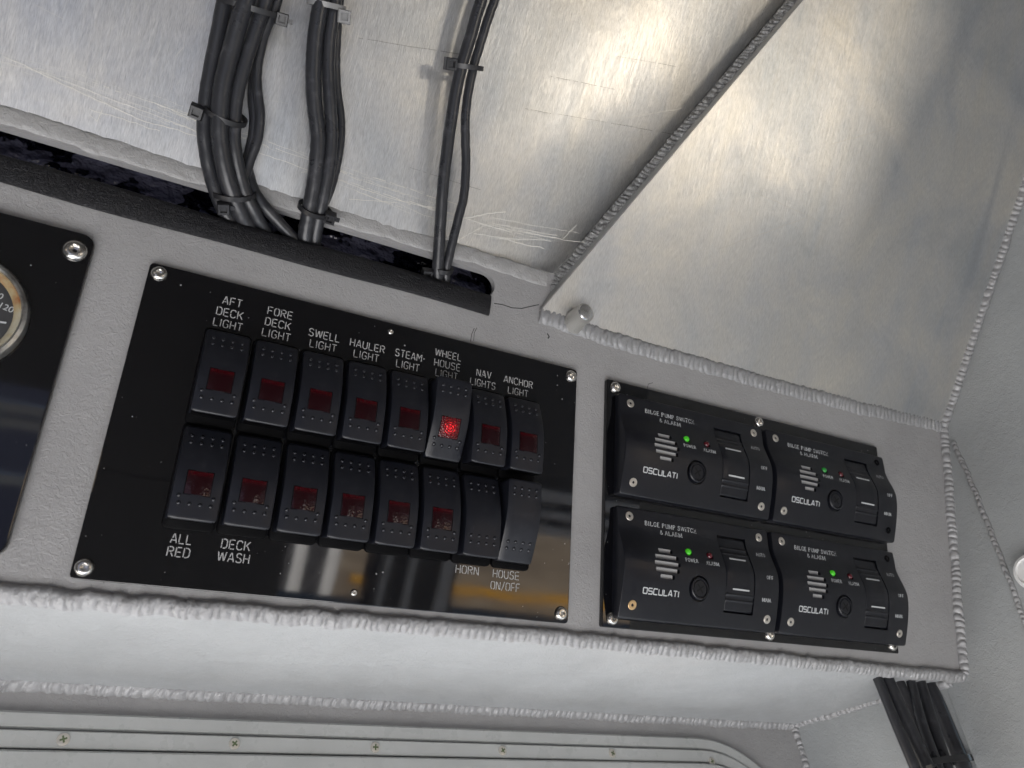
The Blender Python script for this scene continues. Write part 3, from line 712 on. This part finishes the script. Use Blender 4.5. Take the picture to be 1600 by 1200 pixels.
for k in range(-2, 3):
    d = gd + k * 3.7; hw = math.sqrt(max(1, gr ** 2 - (abs(k) * 3.7 + .3) ** 2)) - .05; X, Y = P2(gx, d); z = mz(d) - .9
    gm.add([(X - hw, Y - 1.15, z), (X + hw - .9, Y - 1.15, z), (X + hw - .9, Y + 1.15, z + .2), (X - hw, Y + 1.15, z + .2)], [(0, 1, 2, 3)])
gm = gm.mesh('speaker_grille', M['grille'], False)
X, Y = P2(fx, fd); zf = mz(fd); sl = -.05
fm = MB().lathe([(6.4, zf - 2.3), (6.4, zf + .9), (6.0, zf + 1.3), (5.3, zf + 1.3), (5.1, zf + .6), (4.7, zf + .6), (4.4, zf + 1.1), (.01, zf + 1.15)], 36, (X, Y), False, False).mesh('fuse_holder', M['module'], True, 30)
sx_ = MB()
for a in (35, 125):
    c, s = math.cos(rad(a)), math.sin(rad(a)); q = lambda u, v: (X + u * c - v * s, Y + u * s + v * c, zf + 1.22 + a * .0001)
    sx_.add([q(-3, -.5), q(3, -.5), q(3, .5), q(-3, .5)], [(0, 1, 2, 3)])
sx_ = sx_.mesh('cross_slot', M['black'], False, fix=False)
def mrz(d):
    z = mz(d) + .15 - .012 * (d - 33) ** 2 * .12
    for c in (15.8, 19.2, 43.8, 47.2): z += .6 * math.exp(-((d - c) / .55) ** 2)
    return z
rows = []
for i in range(150):
    d = lerp(9.1, 53.6, i / 149); e = min(d - 9.1, 53.6 - d); rows.append((-d, 11.0 - max(0, .8 - e) * .4, mrz(d) - max(0, .7 - e), 2.1, .6))
rm = MB().loft(rows[::-1]).mesh('rocker', M['module'], True, 50)
X, _ = P2(85.5, 0)
mm = MB()
for d in (22.4, 40.6):
    R = [[(-6.4, -q, mz(q) + .3), (-6.4, -q, mz(q) + .75), (6.4, -q, mz(q) + .75), (6.4, -q, mz(q) + .3)] for q in (d - .42, d + .42)]
    mm.rings(R)
mm = mm.mesh('rocker_mark', M['ink'], False)
def led(x, d, mt):
    z = mz(d) - .6; return MB().lathe([(2.0, z - .3), (2.0, z + .5), (1.75, z + 1.2), (1.1, z + 1.75), (.35, z + 1.95)], 18, P2(x, d)).mesh('indicator_lamp', mt)
leds = {'on': led(48, 22, M['led_on']), 'dim': led(48, 22, M['led_dim']), 'off': led(64, 22.4, M['led_off'])}
def drape(V, Fc, name, mt, up=.07):
    m = MB(); m.v = [(x, y, mz(-y) + up + .13 * (1 - min(1, abs(x) / 58))) for x, y in V]; m.f = Fc; return m.mesh(name, mt, False, fix=False)
def printed(s, x, d, width, h, off=.0, serif=False):
    V, Fc = font_mesh('lettering', s, h, M['ink'], width, off, pos=P2(x, d)); return drape(V, Fc, 'lettering', M['ink'])
# small serif capitals drawn as strokes with feet
def serif_text(s, x, d, width, h, wd=.46, thin=.28):
    SG = {'A': [[(0, 0), (.3, 1)], [(.3, 1), (.6, 0)], [(.13, .34), (.46, .34)]], 'B': [[(.1, 0), (.1, 1)], [(.1, 1), (.42, .95), (.5, .76), (.42, .55), (.12, .52)], [(.3, .52), (.5, .45), (.58, .26), (.48, .05), (.1, 0)]],
          'C': [[(.56, .72), (.48, .92), (.3, 1), (.1, .85), (.03, .5), (.1, .15), (.3, 0), (.48, .06), (.57, .25)]], 'E': [[(.1, 0), (.1, 1)], [(.1, 1), (.52, 1)], [(.1, .5), (.42, .5)], [(.1, 0), (.54, 0)]],
          'F': [[(.1, 0), (.1, 1)], [(.1, 1), (.52, 1)], [(.1, .5), (.42, .5)]], 'G': [[(.56, .72), (.48, .92), (.3, 1), (.1, .85), (.03, .5), (.1, .15), (.3, 0), (.5, .05), (.56, .12), (.56, .42), (.36, .42)]],
          'H': [[(.1, 0), (.1, 1)], [(.55, 0), (.55, 1)], [(.1, .5), (.55, .5)]], 'I': [[(.14, 0), (.14, 1)]], 'L': [[(.1, 0), (.1, 1)], [(.1, 0), (.52, 0)], [(.52, 0), (.54, .2)]],
          'M': [[(.06, 0), (.06, 1)], [(.06, 1), (.36, .1)], [(.36, .1), (.66, 1)], [(.68, 1), (.68, 0)]], 'N': [[(.08, 0), (.08, 1)], [(.08, 1), (.55, 0)], [(.56, 0), (.56, 1)]],
          'O': [[(.3, 1), (.1, .85), (.03, .5), (.1, .15), (.3, 0), (.5, .15), (.57, .5), (.5, .85), (.3, 1)]], 'P': [[(.1, 0), (.1, 1)], [(.1, 1), (.42, .96), (.52, .75), (.42, .52), (.1, .48)]],
          'R': [[(.1, 0), (.1, 1)], [(.1, 1), (.42, .96), (.5, .76), (.42, .56), (.1, .52)], [(.3, .52), (.6, 0)]], 'S': [[(.5, .76), (.42, .95), (.26, 1), (.1, .88), (.1, .68), (.46, .4), (.52, .2), (.38, .02), (.2, 0), (.06, .1), (.04, .28)]],
          'T': [[(.3, 0), (.3, 1)], [(.02, .82), (.03, 1), (.58, 1), (.59, .82)]], 'U': [[(.1, 1), (.1, .25), (.2, .04), (.38, 0), (.52, .1), (.55, .3), (.55, 1)]], 'W': [[(0, 1), (.22, 0)], [(.22, 0), (.42, .95)], [(.42, .95), (.62, 0)], [(.62, 0), (.84, 1)]],
          '&': [[(.6, .05), (.2, .7), (.24, .92), (.36, .96), (.44, .8), (.1, .4), (.08, .15), (.24, 0), (.42, .08), (.56, .42)]], '.': [[(.05, 0), (.05, .16)]], ' ': []}
    SW = {'I': .28, 'M': .74, 'W': .84, '.': .1, ' ': .22, 'O': .6}
    FT = {'I': (.14,), 'H': (.1, .55), 'N': (.08,), 'M': (.06, .68), 'P': (.1,), 'F': (.1,), 'T': (.3,), 'R': (.1,), 'A': (0, .6), 'B': (), 'E': ()}
    tot = sum(SW.get(c, .6) for c in s) + .16 * (len(s) - 1); k = width / tot; X0, Y0 = P2(x, d); X0 -= width / 2; Y0 -= h / 2; m = MB(); cx = 0
    for c in s:
        for st_ in SG[c]:
            vert = len(st_) == 2 and abs(st_[0][0] - st_[1][0]) < .1
            m.ribbon([(X0 + (cx + a) * k, Y0 + b * h) for a, b in st_], wd if vert else thin, random.random() * .02)
        for f in FT.get(c, ()):
            m.ribbon([(X0 + (cx + f - .11) * k, Y0), (X0 + (cx + f + .11) * k, Y0)], thin * .8, .025)
        cx += SW.get(c, .6) + .16
    m.v = [(a, b, mz(-b) + .16 + c) for a, b, c in m.v]
    return m.mesh('lettering', M['ink'], False, fix=False)
TX = [serif_text('BILGE PUMP SWITCH', 38.3, 8.0, 38.5, 2.5), serif_text('& ALARM', 38, 12.2, 16.5, 2.5), serif_text('POWER', 48.6, 27.0, 9.4, 2.1), serif_text('ALARM', 64.4, 27.2, 9.6, 2.1),
      serif_text('AUTO', 107.5, 16.8, 7.4, 2.0), serif_text('OFF', 109.5, 31.0, 5.6, 2.0), serif_text('MAN.', 107.0, 44.6, 7.2, 2.1)]
# wide square maker's lettering
OG = {'O': [[(.12, 0), (.02, .1), (.02, .9), (.12, 1), (.88, 1), (.98, .9), (.98, .1), (.88, 0), (.12, 0)]], 'S': [[(.98, 1), (.1, 1), (.02, .9), (.02, .6), (.1, .5), (.9, .5), (.98, .4), (.98, .1), (.9, 0), (.02, 0)]],
      'C': [[(.98, 1), (.12, 1), (.02, .9), (.02, .1), (.12, 0), (.98, 0)]], 'U': [[(.02, 1), (.02, .1), (.12, 0), (.88, 0), (.98, .1), (.98, 1)]], 'L': [[(.02, 1), (.02, 0), (.85, 0)]],
      'A': [[(0, 0), (.5, 1), (.62, 1), (1, 0)], [(.3, .28), (.8, .28)]], 'T': [[(0, 1), (1, 1)], [(.5, .9), (.5, 0)]], 'I': [[(.05, 0), (.05, 1)]]}
om = MB(); s = 'OSCULATI'; wds = {'I': .12, 'L': .82}; tot = sum(wds.get(c, 1) for c in s) + .3 * 7; k = 25.2 / tot; cx = 0; X0, Y0 = P2(14.2, 48.9)
for c in s:
    for st_ in OG[c]: om.ribbon([(X0 + (cx + a) * k, Y0 + b * 3.1) for a, b in st_], .62, random.random() * .02)
    cx += wds.get(c, 1) + .3
om.v = [(a, b, mz(-b) + .16 + c) for a, b, c in om.v]
TX.append(om.mesh('lettering', M['ink'], False, fix=False))
def make_module():
    t = obj('bilge_pump_switch', None)
    obj('housing', hm, t); obj('speaker_grille', gm, t)
    f = obj('fuse_holder', fm, t); obj('cross_slot', sx_, f)
    r = obj('rocker', rm, t, (X, 0, 0)); obj('rocker_mark', mm, r)
    for q in TX: obj('lettering', q, t)
    obj('alarm_lamp', leds['off'], t)
    return t
mod0 = make_module()
ML = ['upper left bilge pump switch unit, four pale screws and bright green lamp', 'upper right bilge pump switch unit with two black screws on its right',
      'lower left bilge pump switch unit with one screw painted with an orange reflection', 'lower right bilge pump switch unit, only its upper right screw black']
SC = [(1, 1, 1, 1), (1, 0, 1, 0), (1, 1, 2, 1), (1, 0, 1, 1)]
mods = [mod0] + [copy_tree(mod0) for _ in range(3)]
for k in range(4):
    i, j = k % 2, k // 2
    t = mods[k]
    t.matrix_basis = F @ T((268.2 + MW / 2 + 120.6 * i, -9.6 - 69.9 * j, 0))
    tag(t, ML[k], 'switch unit', 'bilge pump switch units on the black panel')
    lp = obj('power_lamp', leds['dim' if k == 1 else 'on'], t)
    for q, (x, d) in enumerate(((8.2, 5.4), (109, 5.4), (8.2, 55.8), (109, 55.8))):
        kk = SC[k][q]; sl_ = math.atan((mz(d - 1) - mz(d + 1)) / 2)
        o = obj('screw', (modblack, modscrew, modorange)[kk], t, (*P2(x, d), mz(d) + .14), Matrix.Rotation(sl_, 3, 'X') @ Matrix.Rotation(q * .8 + k, 3, 'Z'))
        if kk == 2: o['label'] = 'screw painted with an orange reflection'
        if kk == 0: o['label'] = 'black screw'

# ------------------------------------------------------------------ GAUGE PANEL at the left edge
gp = thing('gauge_panel', (-24.5, -142, 0), 'thick glossy black panel cut by the left edge of the picture, carrying a round gauge', 'panel')
m = MB().plate(-170, 0, 0, 147, 5.5, -3, 1.2, .5); obj('plate', m.mesh('plate', M['acrylic'], True, 20), gp)
m = MB()
obj('panel_rim', MB().plate(-170.2, .25, -.25, 147.25, 5.7, -3, .3, .2).mesh('panel_rim', M['acrylic_edge'], True, 20), gp)
screw(big, gp, -31.2 + 24.5, -4.6 + 142, 1.2, .4)
ga = thing('round_gauge', (-66, -45, 1.2), 'round gauge with tarnished chrome ring, yellowed inner ring and dial marked 120', 'gauge')
obj('bezel_ring', MB().lathe([(26.3, 0), (26.3, 3.0), (25.6, 4.4), (24.2, 5.0), (23.4, 4.6), (23.2, 3.2)], 72, cap1=False).mesh('bezel_ring', M['chrome'], True, 40), ga)
obj('inner_ring', MB().lathe([(23.4, 3.4), (22.6, 3.5), (21.2, 3.0), (20.3, 2.0)], 72, cap1=False).mesh('inner_ring', M['yellowed'], True, 50), ga)
di = obj('dial', MB().lathe([(22.6, 1.0), (20.6, 1.3), (.01, 1.3)], 60, cap1=False).mesh('dial', M['dial'], True), ga)
for s, px, py, w1, rr in (('120', 11, 481, 5.2, -12), ('0', 1, 463, 1.8, -12), ('80', -40, 440, 3.8, -12)):
    p = at(px, py, (0, 0, 2.5)); V, Fc = font_mesh('lettering', s, 2.7, M['ink'], w1)
    c_, s_ = math.cos(rad(rr)), math.sin(rad(rr)); m = MB(); m.v = [(a * c_ - b * s_ + p.x + 66, a * s_ + b * c_ + p.y + 45, 1.42) for a, b in V]; m.f = Fc
    obj('lettering', m.mesh('lettering', M['ink'], False, fix=False), di)
m = MB().ribbon([(12, -1.5), (18.5, -1.0)], .8, 1.9)
obj('needle', m.mesh('needle', M['ink'], False, fix=False), di)

# ------------------------------------------------------------------ CABLES
def cable(pts, dia, label, grp, fn=atD, ends=None):
    P = [fn(x, y, o) for x, y, o in pts] + [Vector(e) for e in (ends or [])]
    p0 = P[0].copy()
    C = catmull(P, 8); rn = random.Random(int(pts[0][0] * 7 + dia * 10)); C = [c + Vector((rn.uniform(-.12, .12), 0, rn.uniform(-.12, .12))) for c in C]
    m = MB().tube([c - p0 for c in C], dia / 2, 16)
    return tag(obj('cable', m.mesh('cable', M['cable'], True, 70), None, p0), label, 'cable', grp)
G1, G2, G3 = 'black cables of the left bundle', 'black cables of the middle bundle', 'black cables of the right bundle'
cable([(372, -70, 16), (352, 0, 14), (335, 83, 12), (323, 150, 11), (320, 213, 10), (329, 270, 9), (341, 308, 9), (352, 332, 8), (366, 358, 6), (380, 385, 3)], 7.6, 'outermost left cable of the left bundle, bowing left beside the thickest cable', G1)
cable([(405, -70, 22), (384, 0, 21), (375, 27, 20), (360, 83, 18), (347, 140, 17), (343, 200, 16), (349, 253, 15), (362, 300, 13), (376, 334, 10), (390, 362, 6), (404, 390, 2)], 8.8, 'thickest black cable in front of the left bundle', G1)
cable([(437, -70, 18), (413, 7, 17), (397, 53, 16), (373, 133, 15), (366, 187, 14), (367, 233, 14), (377, 282, 12), (389, 315, 11), (405, 346, 8), (420, 372, 4), (432, 398, 0)], 7.0, 'slimmer black cable pressed against the right side of the thickest one', G1)
cable([(440, -60, 9), (420, 20, 8), (404, 90, 6), (395, 140, 5), (397, 195, 6), (390, 235, 6), (376, 285, 6), (372, 320, 7), (380, 352, 4), (388, 380, 1)], 5.0, 'thin cable at the back of the left bundle, nearest the metal sheet', G1)
cable([(450, -60, 14), (430, 10, 12), (410, 62, 9), (401, 120, 7), (406, 180, 8), (401, 222, 8), (388, 258, 7), (380, 300, 7), (390, 335, 6), (404, 368, 4), (412, 392, 0)], 5.2, 'thin cable of the left bundle bowing out to the right', G1)
cable([(385, 262, 4), (395, 295, 6), (411, 320, 8), (434, 346, 8), (460, 374, 6), (484, 402, 2)], 6.2, 'black cable running diagonally down right from the left bundle into the slot', G1)
cable([(512, -70, 18), (502, 0, 17), (494, 50, 16), (490, 100, 15), (491, 160, 14), (497, 217, 13), (493, 270, 12), (484, 327, 10), (478, 362, 8), (476, 392, 5), (476, 415, 2)], 8.2, 'thick left-hand cable of the middle bundle', G2)
cable([(532, -70, 16), (524, 0, 15), (515, 60, 14), (513, 110, 13), (516, 170, 13), (518, 217, 12), (512, 273, 12), (501, 327, 10), (494, 362, 7), (490, 392, 4), (488, 415, 1)], 6.9, 'right-hand front cable of the middle bundle with a bright highlight line', G2)
cable([(540, -70, 10), (530, 0, 9), (525, 70, 7), (525, 130, 5), (532, 190, 5), (528, 245, 6), (514, 300, 6), (498, 332, 5), (484, 364, 3), (476, 395, 0)], 5.2, 'thin rear cable of the middle bundle bowing out to the right', G2)
cable([(778, -70, 18), (752, 0, 17), (734, 62, 16), (716, 125, 15), (702, 208, 13), (692, 292, 12), (687, 367, 10), (684, 417, 8), (683, 448, 6), (682, 475, 3)], 6.8, 'thicker left cable of the right-hand pair', G3)
cable([(800, -70, 16), (773, 0, 15), (753, 60, 14), (736, 121, 12), (727, 187, 11), (728, 250, 10), (725, 304, 10), (713, 354, 9), (703, 396, 8), (698, 420, 7), (696, 450, 5), (695, 475, 2)], 5.3, 'thinner right cable of the right-hand pair, bowing away at mid height', G3)
# yellow print on the thin cable
# cable ties
def tie(ring, r, head, hd, label, mt='tie', wdt=2.6, tail=True, sz=5.2):
    """strap: closed flattened ring through the given points; head: a box with a slot and the cut tail"""
    p0 = Vector(head); t = thing('cable_tie', p0, label, 'cable tie', 'nylon cable ties on the cables')
    C = [Vector(c) - p0 for c in ring]; m = MB(); R = []; n = len(C); cen = sum(C, Vector()) / n
    ax = Vector(hd[1]).normalized()
    for i in range(n + 1):
        c = C[i % n]; o = (c - cen); o = (o - ax * o.dot(ax)).normalized()
        R.append([c - ax * wdt / 2, c - ax * wdt / 2 + o * 1.1, c + ax * wdt / 2 + o * 1.1, c + ax * wdt / 2])
    m.rings(R, False, False); obj('strap', m.mesh('strap', M[mt], True, 40), t)
    x = Vector(hd[0]).normalized(); z = x.cross(ax).normalized(); h = sz / 2
    m = MB(); q = lambda k, e: [x * (a * (h - e)) + ax * (b * (h - e)) + z * k for a, b in ((-1, -1), (1, -1), (1, 1), (-1, 1))]
    m.rings([q(-h * .9, .5), q(-h * .7, 0), q(h * .7, 0), q(h * .9, .4), [p * .62 + z * h * .34 for p in q(h * .9, .4)], [p * .6 - z * h * .2 for p in q(h * .9, .4)]])
    obj('head', m.mesh('head', M[mt], True, 25), t)
    if tail:
        m = MB(); tl = x * (h + 1.8); m.rings([[x * k + ax * a * 1.1 + z * b * .5 for a, b in ((-1, -1), (1, -1), (1, 1), (-1, 1))] for k in (h - .4, h + 2.4)])
        obj('tail', m.mesh('tail', M[mt], False), t)
    return t
def ring_around(c1, c2, a, b, ax, n=28):
    """ellipse of half axes a (along c1->c2) and b (towards the viewer), centred between c1 and c2"""
    c = (Vector(c1) + Vector(c2)) / 2; u = (Vector(c2) - Vector(c1)); hl = u.length / 2; u.normalize(); ax = Vector(ax).normalized()
    u = (u - ax * u.dot(ax)).normalized(); v = ax.cross(u)
    if v.z < 0: v = -v
    return [c + u * math.cos(2 * math.pi * i / n) * (hl + a) + v * math.sin(2 * math.pi * i / n) * b for i in range(n)]
def tieat(pa, pb, off, a, b, tilt, head, hoff, label, **k):
    c1, c2 = atD(*pa, off), atD(*pb, off); u = (c2 - c1).normalized(); ax = nP.cross(u).normalized() + nP * tilt
    if ax.y < 0: ax = -ax
    rg = ring_around(c1, c2, a, b, ax); return tie(rg, 0, atD(*head, hoff), (u, ax), label, **k)
tieat((352, 0), (425, 22), 14, 3.5, 9, .35, (440, 30), 16, 'cable tie at the top of the left bundle, head and tail pointing right', sz=6)
tieat((326, 168), (378, 190), 11, 1.5, 9.6, .55, (307, 174), 14, 'cable tie halfway down the left bundle, its boxy head sticking out left', sz=6.4, tail=False)
tieat((336, 300), (394, 302), 8.5, 1.0, 9, .5, (349, 325), 15, 'lowest cable tie of the left bundle, just above the rubber strip', sz=6)
tieat((492, 4), (528, 12), 14, 3.0, 6.5, .3, (537, 26), 17, 'pale grey cable tie head at the top of the middle bundle', mt='tie_grey', sz=6.6, tail=False)
tieat((476, 322), (508, 332), 9, 2.6, 6.5, .7, (515, 340), 11, 'cable tie at the foot of the middle bundle, head to the right', sz=6)
tieat((716, 102), (744, 106), 14, 3.2, 5.2, .3, (704, 100), 15, 'cable tie high on the right-hand pair, square open head on the left', sz=6.6, tail=False)
tieat((685, 419), (699, 421), 7, 2.4, 4.6, .5, (667, 428), 8, 'cable tie at the foot of the right-hand pair, beside the slot end', sz=6)

# ---- the loom that drops through the underside at the right
pB = Vector((575, -165, -28)); nB = WN
def atB(x, y, off=0): return at(x, y, pB + nB * off, nB)
G4 = 'black cables dropping through the console underside'
LB4 = ['leftmost thin cable of the lower loom, its sheath scuffed', 'second, thick glossy cable of the lower loom', 'third cable of the lower loom with flecks of paint, passing behind the next', 'fourth, thin cable of the lower loom twisting right',
       'fifth cable of the lower loom, in the middle of the bunch', 'wide smooth cable at the right of the lower loom', 'rearmost cable at the shaded right side of the lower loom']
for k, (p, q, r_, dia, off) in enumerate((((1378, 1076), (1402, 1135), (1436, 1215), 5.2, 2), ((1391, 1072), (1418, 1132), (1456, 1215), 7.2, 3), ((1406, 1069), (1430, 1122), (1462, 1205), 6, -1),
    ((1424, 1068), (1441, 1130), (1473, 1215), 5, 4), ((1438, 1068), (1455, 1125), (1485, 1215), 6.4, 3), ((1452, 1070), (1476, 1125), (1513, 1215), 8, 1), ((1462, 1072), (1487, 1125), (1524, 1210), 6, -5))):
    d0 = atB(*p, off) + (atB(*p, off) - atB(*q, off)).normalized() * 14
    P = [d0, atB(*p, off), atB(*q, off), atB(*r_, off)]; P.append(P[-1] + (P[-1] - P[-2]) * 1.5)
    C = catmull(P, 10); m = MB().tube([c - P[0] for c in C], dia * .66, 16)
    tag(obj('cable', m.mesh('cable', M['cable'], True, 70), None, P[0]), LB4[k], 'cable', G4)
a, b = atB(1446, 1192, 2), atB(1520, 1186, 0); u = (b - a).normalized(); ax = nB.cross(u).normalized()
tie(ring_around(a, b, 2, 8, ax), 0, atB(1458, 1203, 12), (u, ax), 'cable tie round the lower loom at the bottom edge of the picture', sz=6, tail=False, wdt=4)
# rough cut-out the loom passes through
m = MB(); c = soff(575 - 24, -20); pts = []
hp = [at(x, y, Vector(soff(0, FZ)) + nS * .3, nS) for x, y in ((1362, 1074), (1372, 1068), (1395, 1063), (1425, 1060), (1455, 1062), (1470, 1068), (1472, 1078), (1440, 1080), (1400, 1080), (1375, 1079))]
hole_ = obj('cable_cutout', MB().add(hp, [tuple(range(len(hp)))]).mesh('cable_cutout', M['black'], False), und)

# ------------------------------------------------------------------ WINDOW FRAME in the front wall
wf = thing('window_frame', A_, 'pale enamelled windshield frame with rounded corner and cross-head screws below the console', 'window frame', rot=WR)
def ring(d0, d1, z0, z1, name, mt, b=.8):
    lo = lambda d, z: rrect(wx0 + d, wx1 - d, wy0 + d, wy1 - d, wrad - d, z)
    m = MB(); m.rings([lo(d0, z0), lo(d0, z1 - b), lo(d0 + b, z1), lo(d1 - b, z1), lo(d1, z1 - b), lo(d1, z0)], False, False)
    return obj(name, m.mesh(name, mt, True, 40), wf)
ring(0, 8.2, .1, 3.5, 'outer_flange', M['frame'], 1.2)
ring(8.2, 9.0, .1, 2.2, 'gasket', M['gasket'], .1)
ring(9.0, 17.2, .1, 4.6, 'screw_flange', M['frame'], .6)
ring(17.2, 18.2, .1, 2.0, 'gasket', M['gasket'], .1)
ring(18.2, 44, .1, 6.0, 'inner_frame', M['frame'], 1.0)
def cross_screw():
    m = MB(); m.lathe([(3.0, 0), (2.8, .5), (2.2, .75), (.01, .85)], 24, cap1=False); return m.mesh('screw', M['steel_flat'])
cs = cross_screw(); cx_ = MB()
for a in (20, 110):
    c, s = math.cos(rad(a)), math.sin(rad(a)); q = lambda u, v: (u * c - v * s, u * s + v * c, .9 + a * .0002)
    cx_.add([q(-1.7, -.45), q(1.7, -.45), q(1.7, .45), q(-1.7, .45)], [(0, 1, 2, 3)])
cx_ = cx_.mesh('cross_slot', mat('corroded_slot', (.10, .13, .06), .6), False, fix=False)
WRi = WR.transposed()
for k, (x, y) in enumerate(((96, 1167), (365, 1173), (586, 1179), (786, 1183), (958, 1186), (1112, 1190), (-230, 1160))):
    p = WRi @ (at(x, y, A_ + WN * 4.6, WN) - A_)
    o = obj('screw', cs, wf, (p.x, wy1 - 13.1 if x < 1000 else p.y, 4.6), Matrix.Rotation(k * .6, 3, 'Z')); obj('cross_slot', cx_, o)

# white round fitting on the side wall at the right edge
p = atR(1618, 895); rr = Vector((0, 1, 0))
wfit = obj('round_fitting', MB().lathe([(12.5, 0), (12.5, 4), (11.5, 6), (9.5, 6.6), (9, 5.5), (.01, 5.2)], 40, cap1=False).mesh('round_fitting', M['white']), None, p, frame((0, 0, -1), nR))
tag(wfit, 'white round plastic fitting on the side wall, cut by the right edge', 'fitting')

# ------------------------------------------------------------------ the rest of the wheelhouse and what lies astern (seen only as reflections)
def wbox(name, x0, x1, y0, y1, z0, z1, mt, kind=None, **k):
    m = MB(); m.box(x0 * 1000, x1 * 1000, y0 * 1000, y1 * 1000, z0 * 1000, z1 * 1000)
    o = obj(name, m.mesh(name, mt, False), None, None, None, Matrix.Translation((0, 0, HGT)))
    return tag(o, k.get('label'), k.get('cat'), k.get('group'), kind)
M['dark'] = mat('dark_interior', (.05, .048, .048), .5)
M['deck'] = mat('grey_deck', (.26, .29, .33), .6)
def sand():
    m = mat('tan_gravel', (.36, .27, .17), .9); v = coords(m)
    L(m, ramp(m, noise(m, v, .5, 6, .65), [(.3, (.10, .075, .05)), (.5, (.22, .165, .105)), (.7, (.36, .29, .20))]), bsdf(m).inputs['Base Color']); return m
M['sand'] = sand()
HB = -.29
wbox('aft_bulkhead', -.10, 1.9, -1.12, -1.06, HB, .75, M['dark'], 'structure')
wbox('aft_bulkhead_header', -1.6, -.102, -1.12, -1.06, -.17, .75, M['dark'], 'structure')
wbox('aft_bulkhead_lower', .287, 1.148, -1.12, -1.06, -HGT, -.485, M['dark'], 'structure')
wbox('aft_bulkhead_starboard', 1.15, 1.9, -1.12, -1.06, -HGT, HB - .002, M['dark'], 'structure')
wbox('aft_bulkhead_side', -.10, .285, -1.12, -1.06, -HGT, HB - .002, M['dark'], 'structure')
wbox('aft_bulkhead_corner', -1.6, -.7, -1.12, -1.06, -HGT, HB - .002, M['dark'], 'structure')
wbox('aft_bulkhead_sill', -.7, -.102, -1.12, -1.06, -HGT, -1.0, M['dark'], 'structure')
M['navy'] = mat('navy_paint', (.02, .025, .05), .6); M['red'] = mat('red_paint', (.35, .02, .03), .5)
wbox('freight_container', -2.6, .1, -4.2, -3.2, -2.2, .8, M['navy'], None, label='dark blue freight container on the quay, mirrored in the panel at the left edge', cat='container')
for z, wh in ((-.30, 'highest'), (-.335, 'middle'), (-.47, 'lowest')):
    wbox('horizontal_rail', -1.5, .2, -1.75, -1.70, z, z + .022, M['wpost'] if 'wpost' in M else M['white'], None, label=wh + ' horizontal white rail astern, mirrored as a pale line in the left panel', cat='rail', group='horizontal rails astern')
wbox('window_post', .47, .64, -1.14, -1.05, -.483, HB - .002, M['dark'], 'structure')
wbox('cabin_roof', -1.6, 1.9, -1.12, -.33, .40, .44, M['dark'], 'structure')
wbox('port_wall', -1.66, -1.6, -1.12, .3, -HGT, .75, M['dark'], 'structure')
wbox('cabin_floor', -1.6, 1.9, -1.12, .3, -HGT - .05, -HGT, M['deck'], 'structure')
M['aftdeck'] = mat('aft_deck', (.12, .14, .17), .6); M['bounce_sheet'] = mat('pale_bounce', (.70, .62, .48), .8)
wbox('quay_bounce_sheet', -5, 7, -6.4, -4.35, -2.30, -2.24, M['bounce_sheet'], 'structure'); M['foredeck'] = mat('foredeck', (.25, .26, .265), .6)  # unseen pale sheet on the quay, added to brighten the ceiling
wbox('aft_deck', -1.9, 2.6, -4.3, -1.13, -HGT - .3, -HGT - .04, M['aftdeck'], 'structure')
wbox('foredeck', -1.6, 1.2, .45, 3.2, -1.1, -1.0, M['foredeck'], 'structure')
gd_ = MB().add([(-60000, -60000, 0), (60000, -60000, 0), (60000, 60000, 0), (-60000, 60000, 0)], [(0, 1, 2, 3)])
tag(obj('quay_ground', gd_.mesh('quay_ground', M['sand'], False), None, None, None, Matrix.Translation((0, 0, -.4))), kind='structure')
M['trim'] = mat('grey_trim', (.45, .45, .46), .5); M['bin'] = mat('bin_grey', (.06, .06, .065), .6)
M['yellow'] = mat('yellow_paint', (.5, .26, .03), .5); M['wpost'] = mat('white_paint', (.8, .8, .8), .4)
def rail(x, y, label):
    t = tag(obj('rail_post', MB().lathe([(28, -1800), (28, -250)], 14, cap0=True).mesh('rail_post', M['wpost']), None, None, None, Matrix.Translation((x, y, HGT))), label, 'post', 'white guard rail posts astern')
for a_, b_ in ((-.215, -.19), (-.25, -.235), (-.29, -.268)):
    wbox('window_trim', .66, 1.7, -1.058, -1.045, a_, b_, M['trim'], 'structure')
for a_, b_ in ((.478, .49), (.53, .545), (.60, .625)):
    wbox('post_rib', a_, b_, -1.05, -1.035, -.48, -.10, M['trim'], 'structure')
wbox('storage_bin', .40, .92, -3.7, -3.2, -1.9, -.25, M['bin'], None, label='dark grey storage bin astern behind the white posts, mirrored in the switch panel', cat='bin')
rail(.62, -2.6, 'white guard rail post astern, nearer the door jamb, seen only mirrored in the panel')
rail(.78, -2.7, 'white guard rail post astern, nearer the door post, seen only mirrored in the panel')
wbox('yellow_kerb', 2.2, 5.6, -7.6, -7.5, -2.3, -2.17, M['yellow'], None, label='yellow painted kerb on the quay, mirrored in the lower right of the switch panel', cat='kerb')
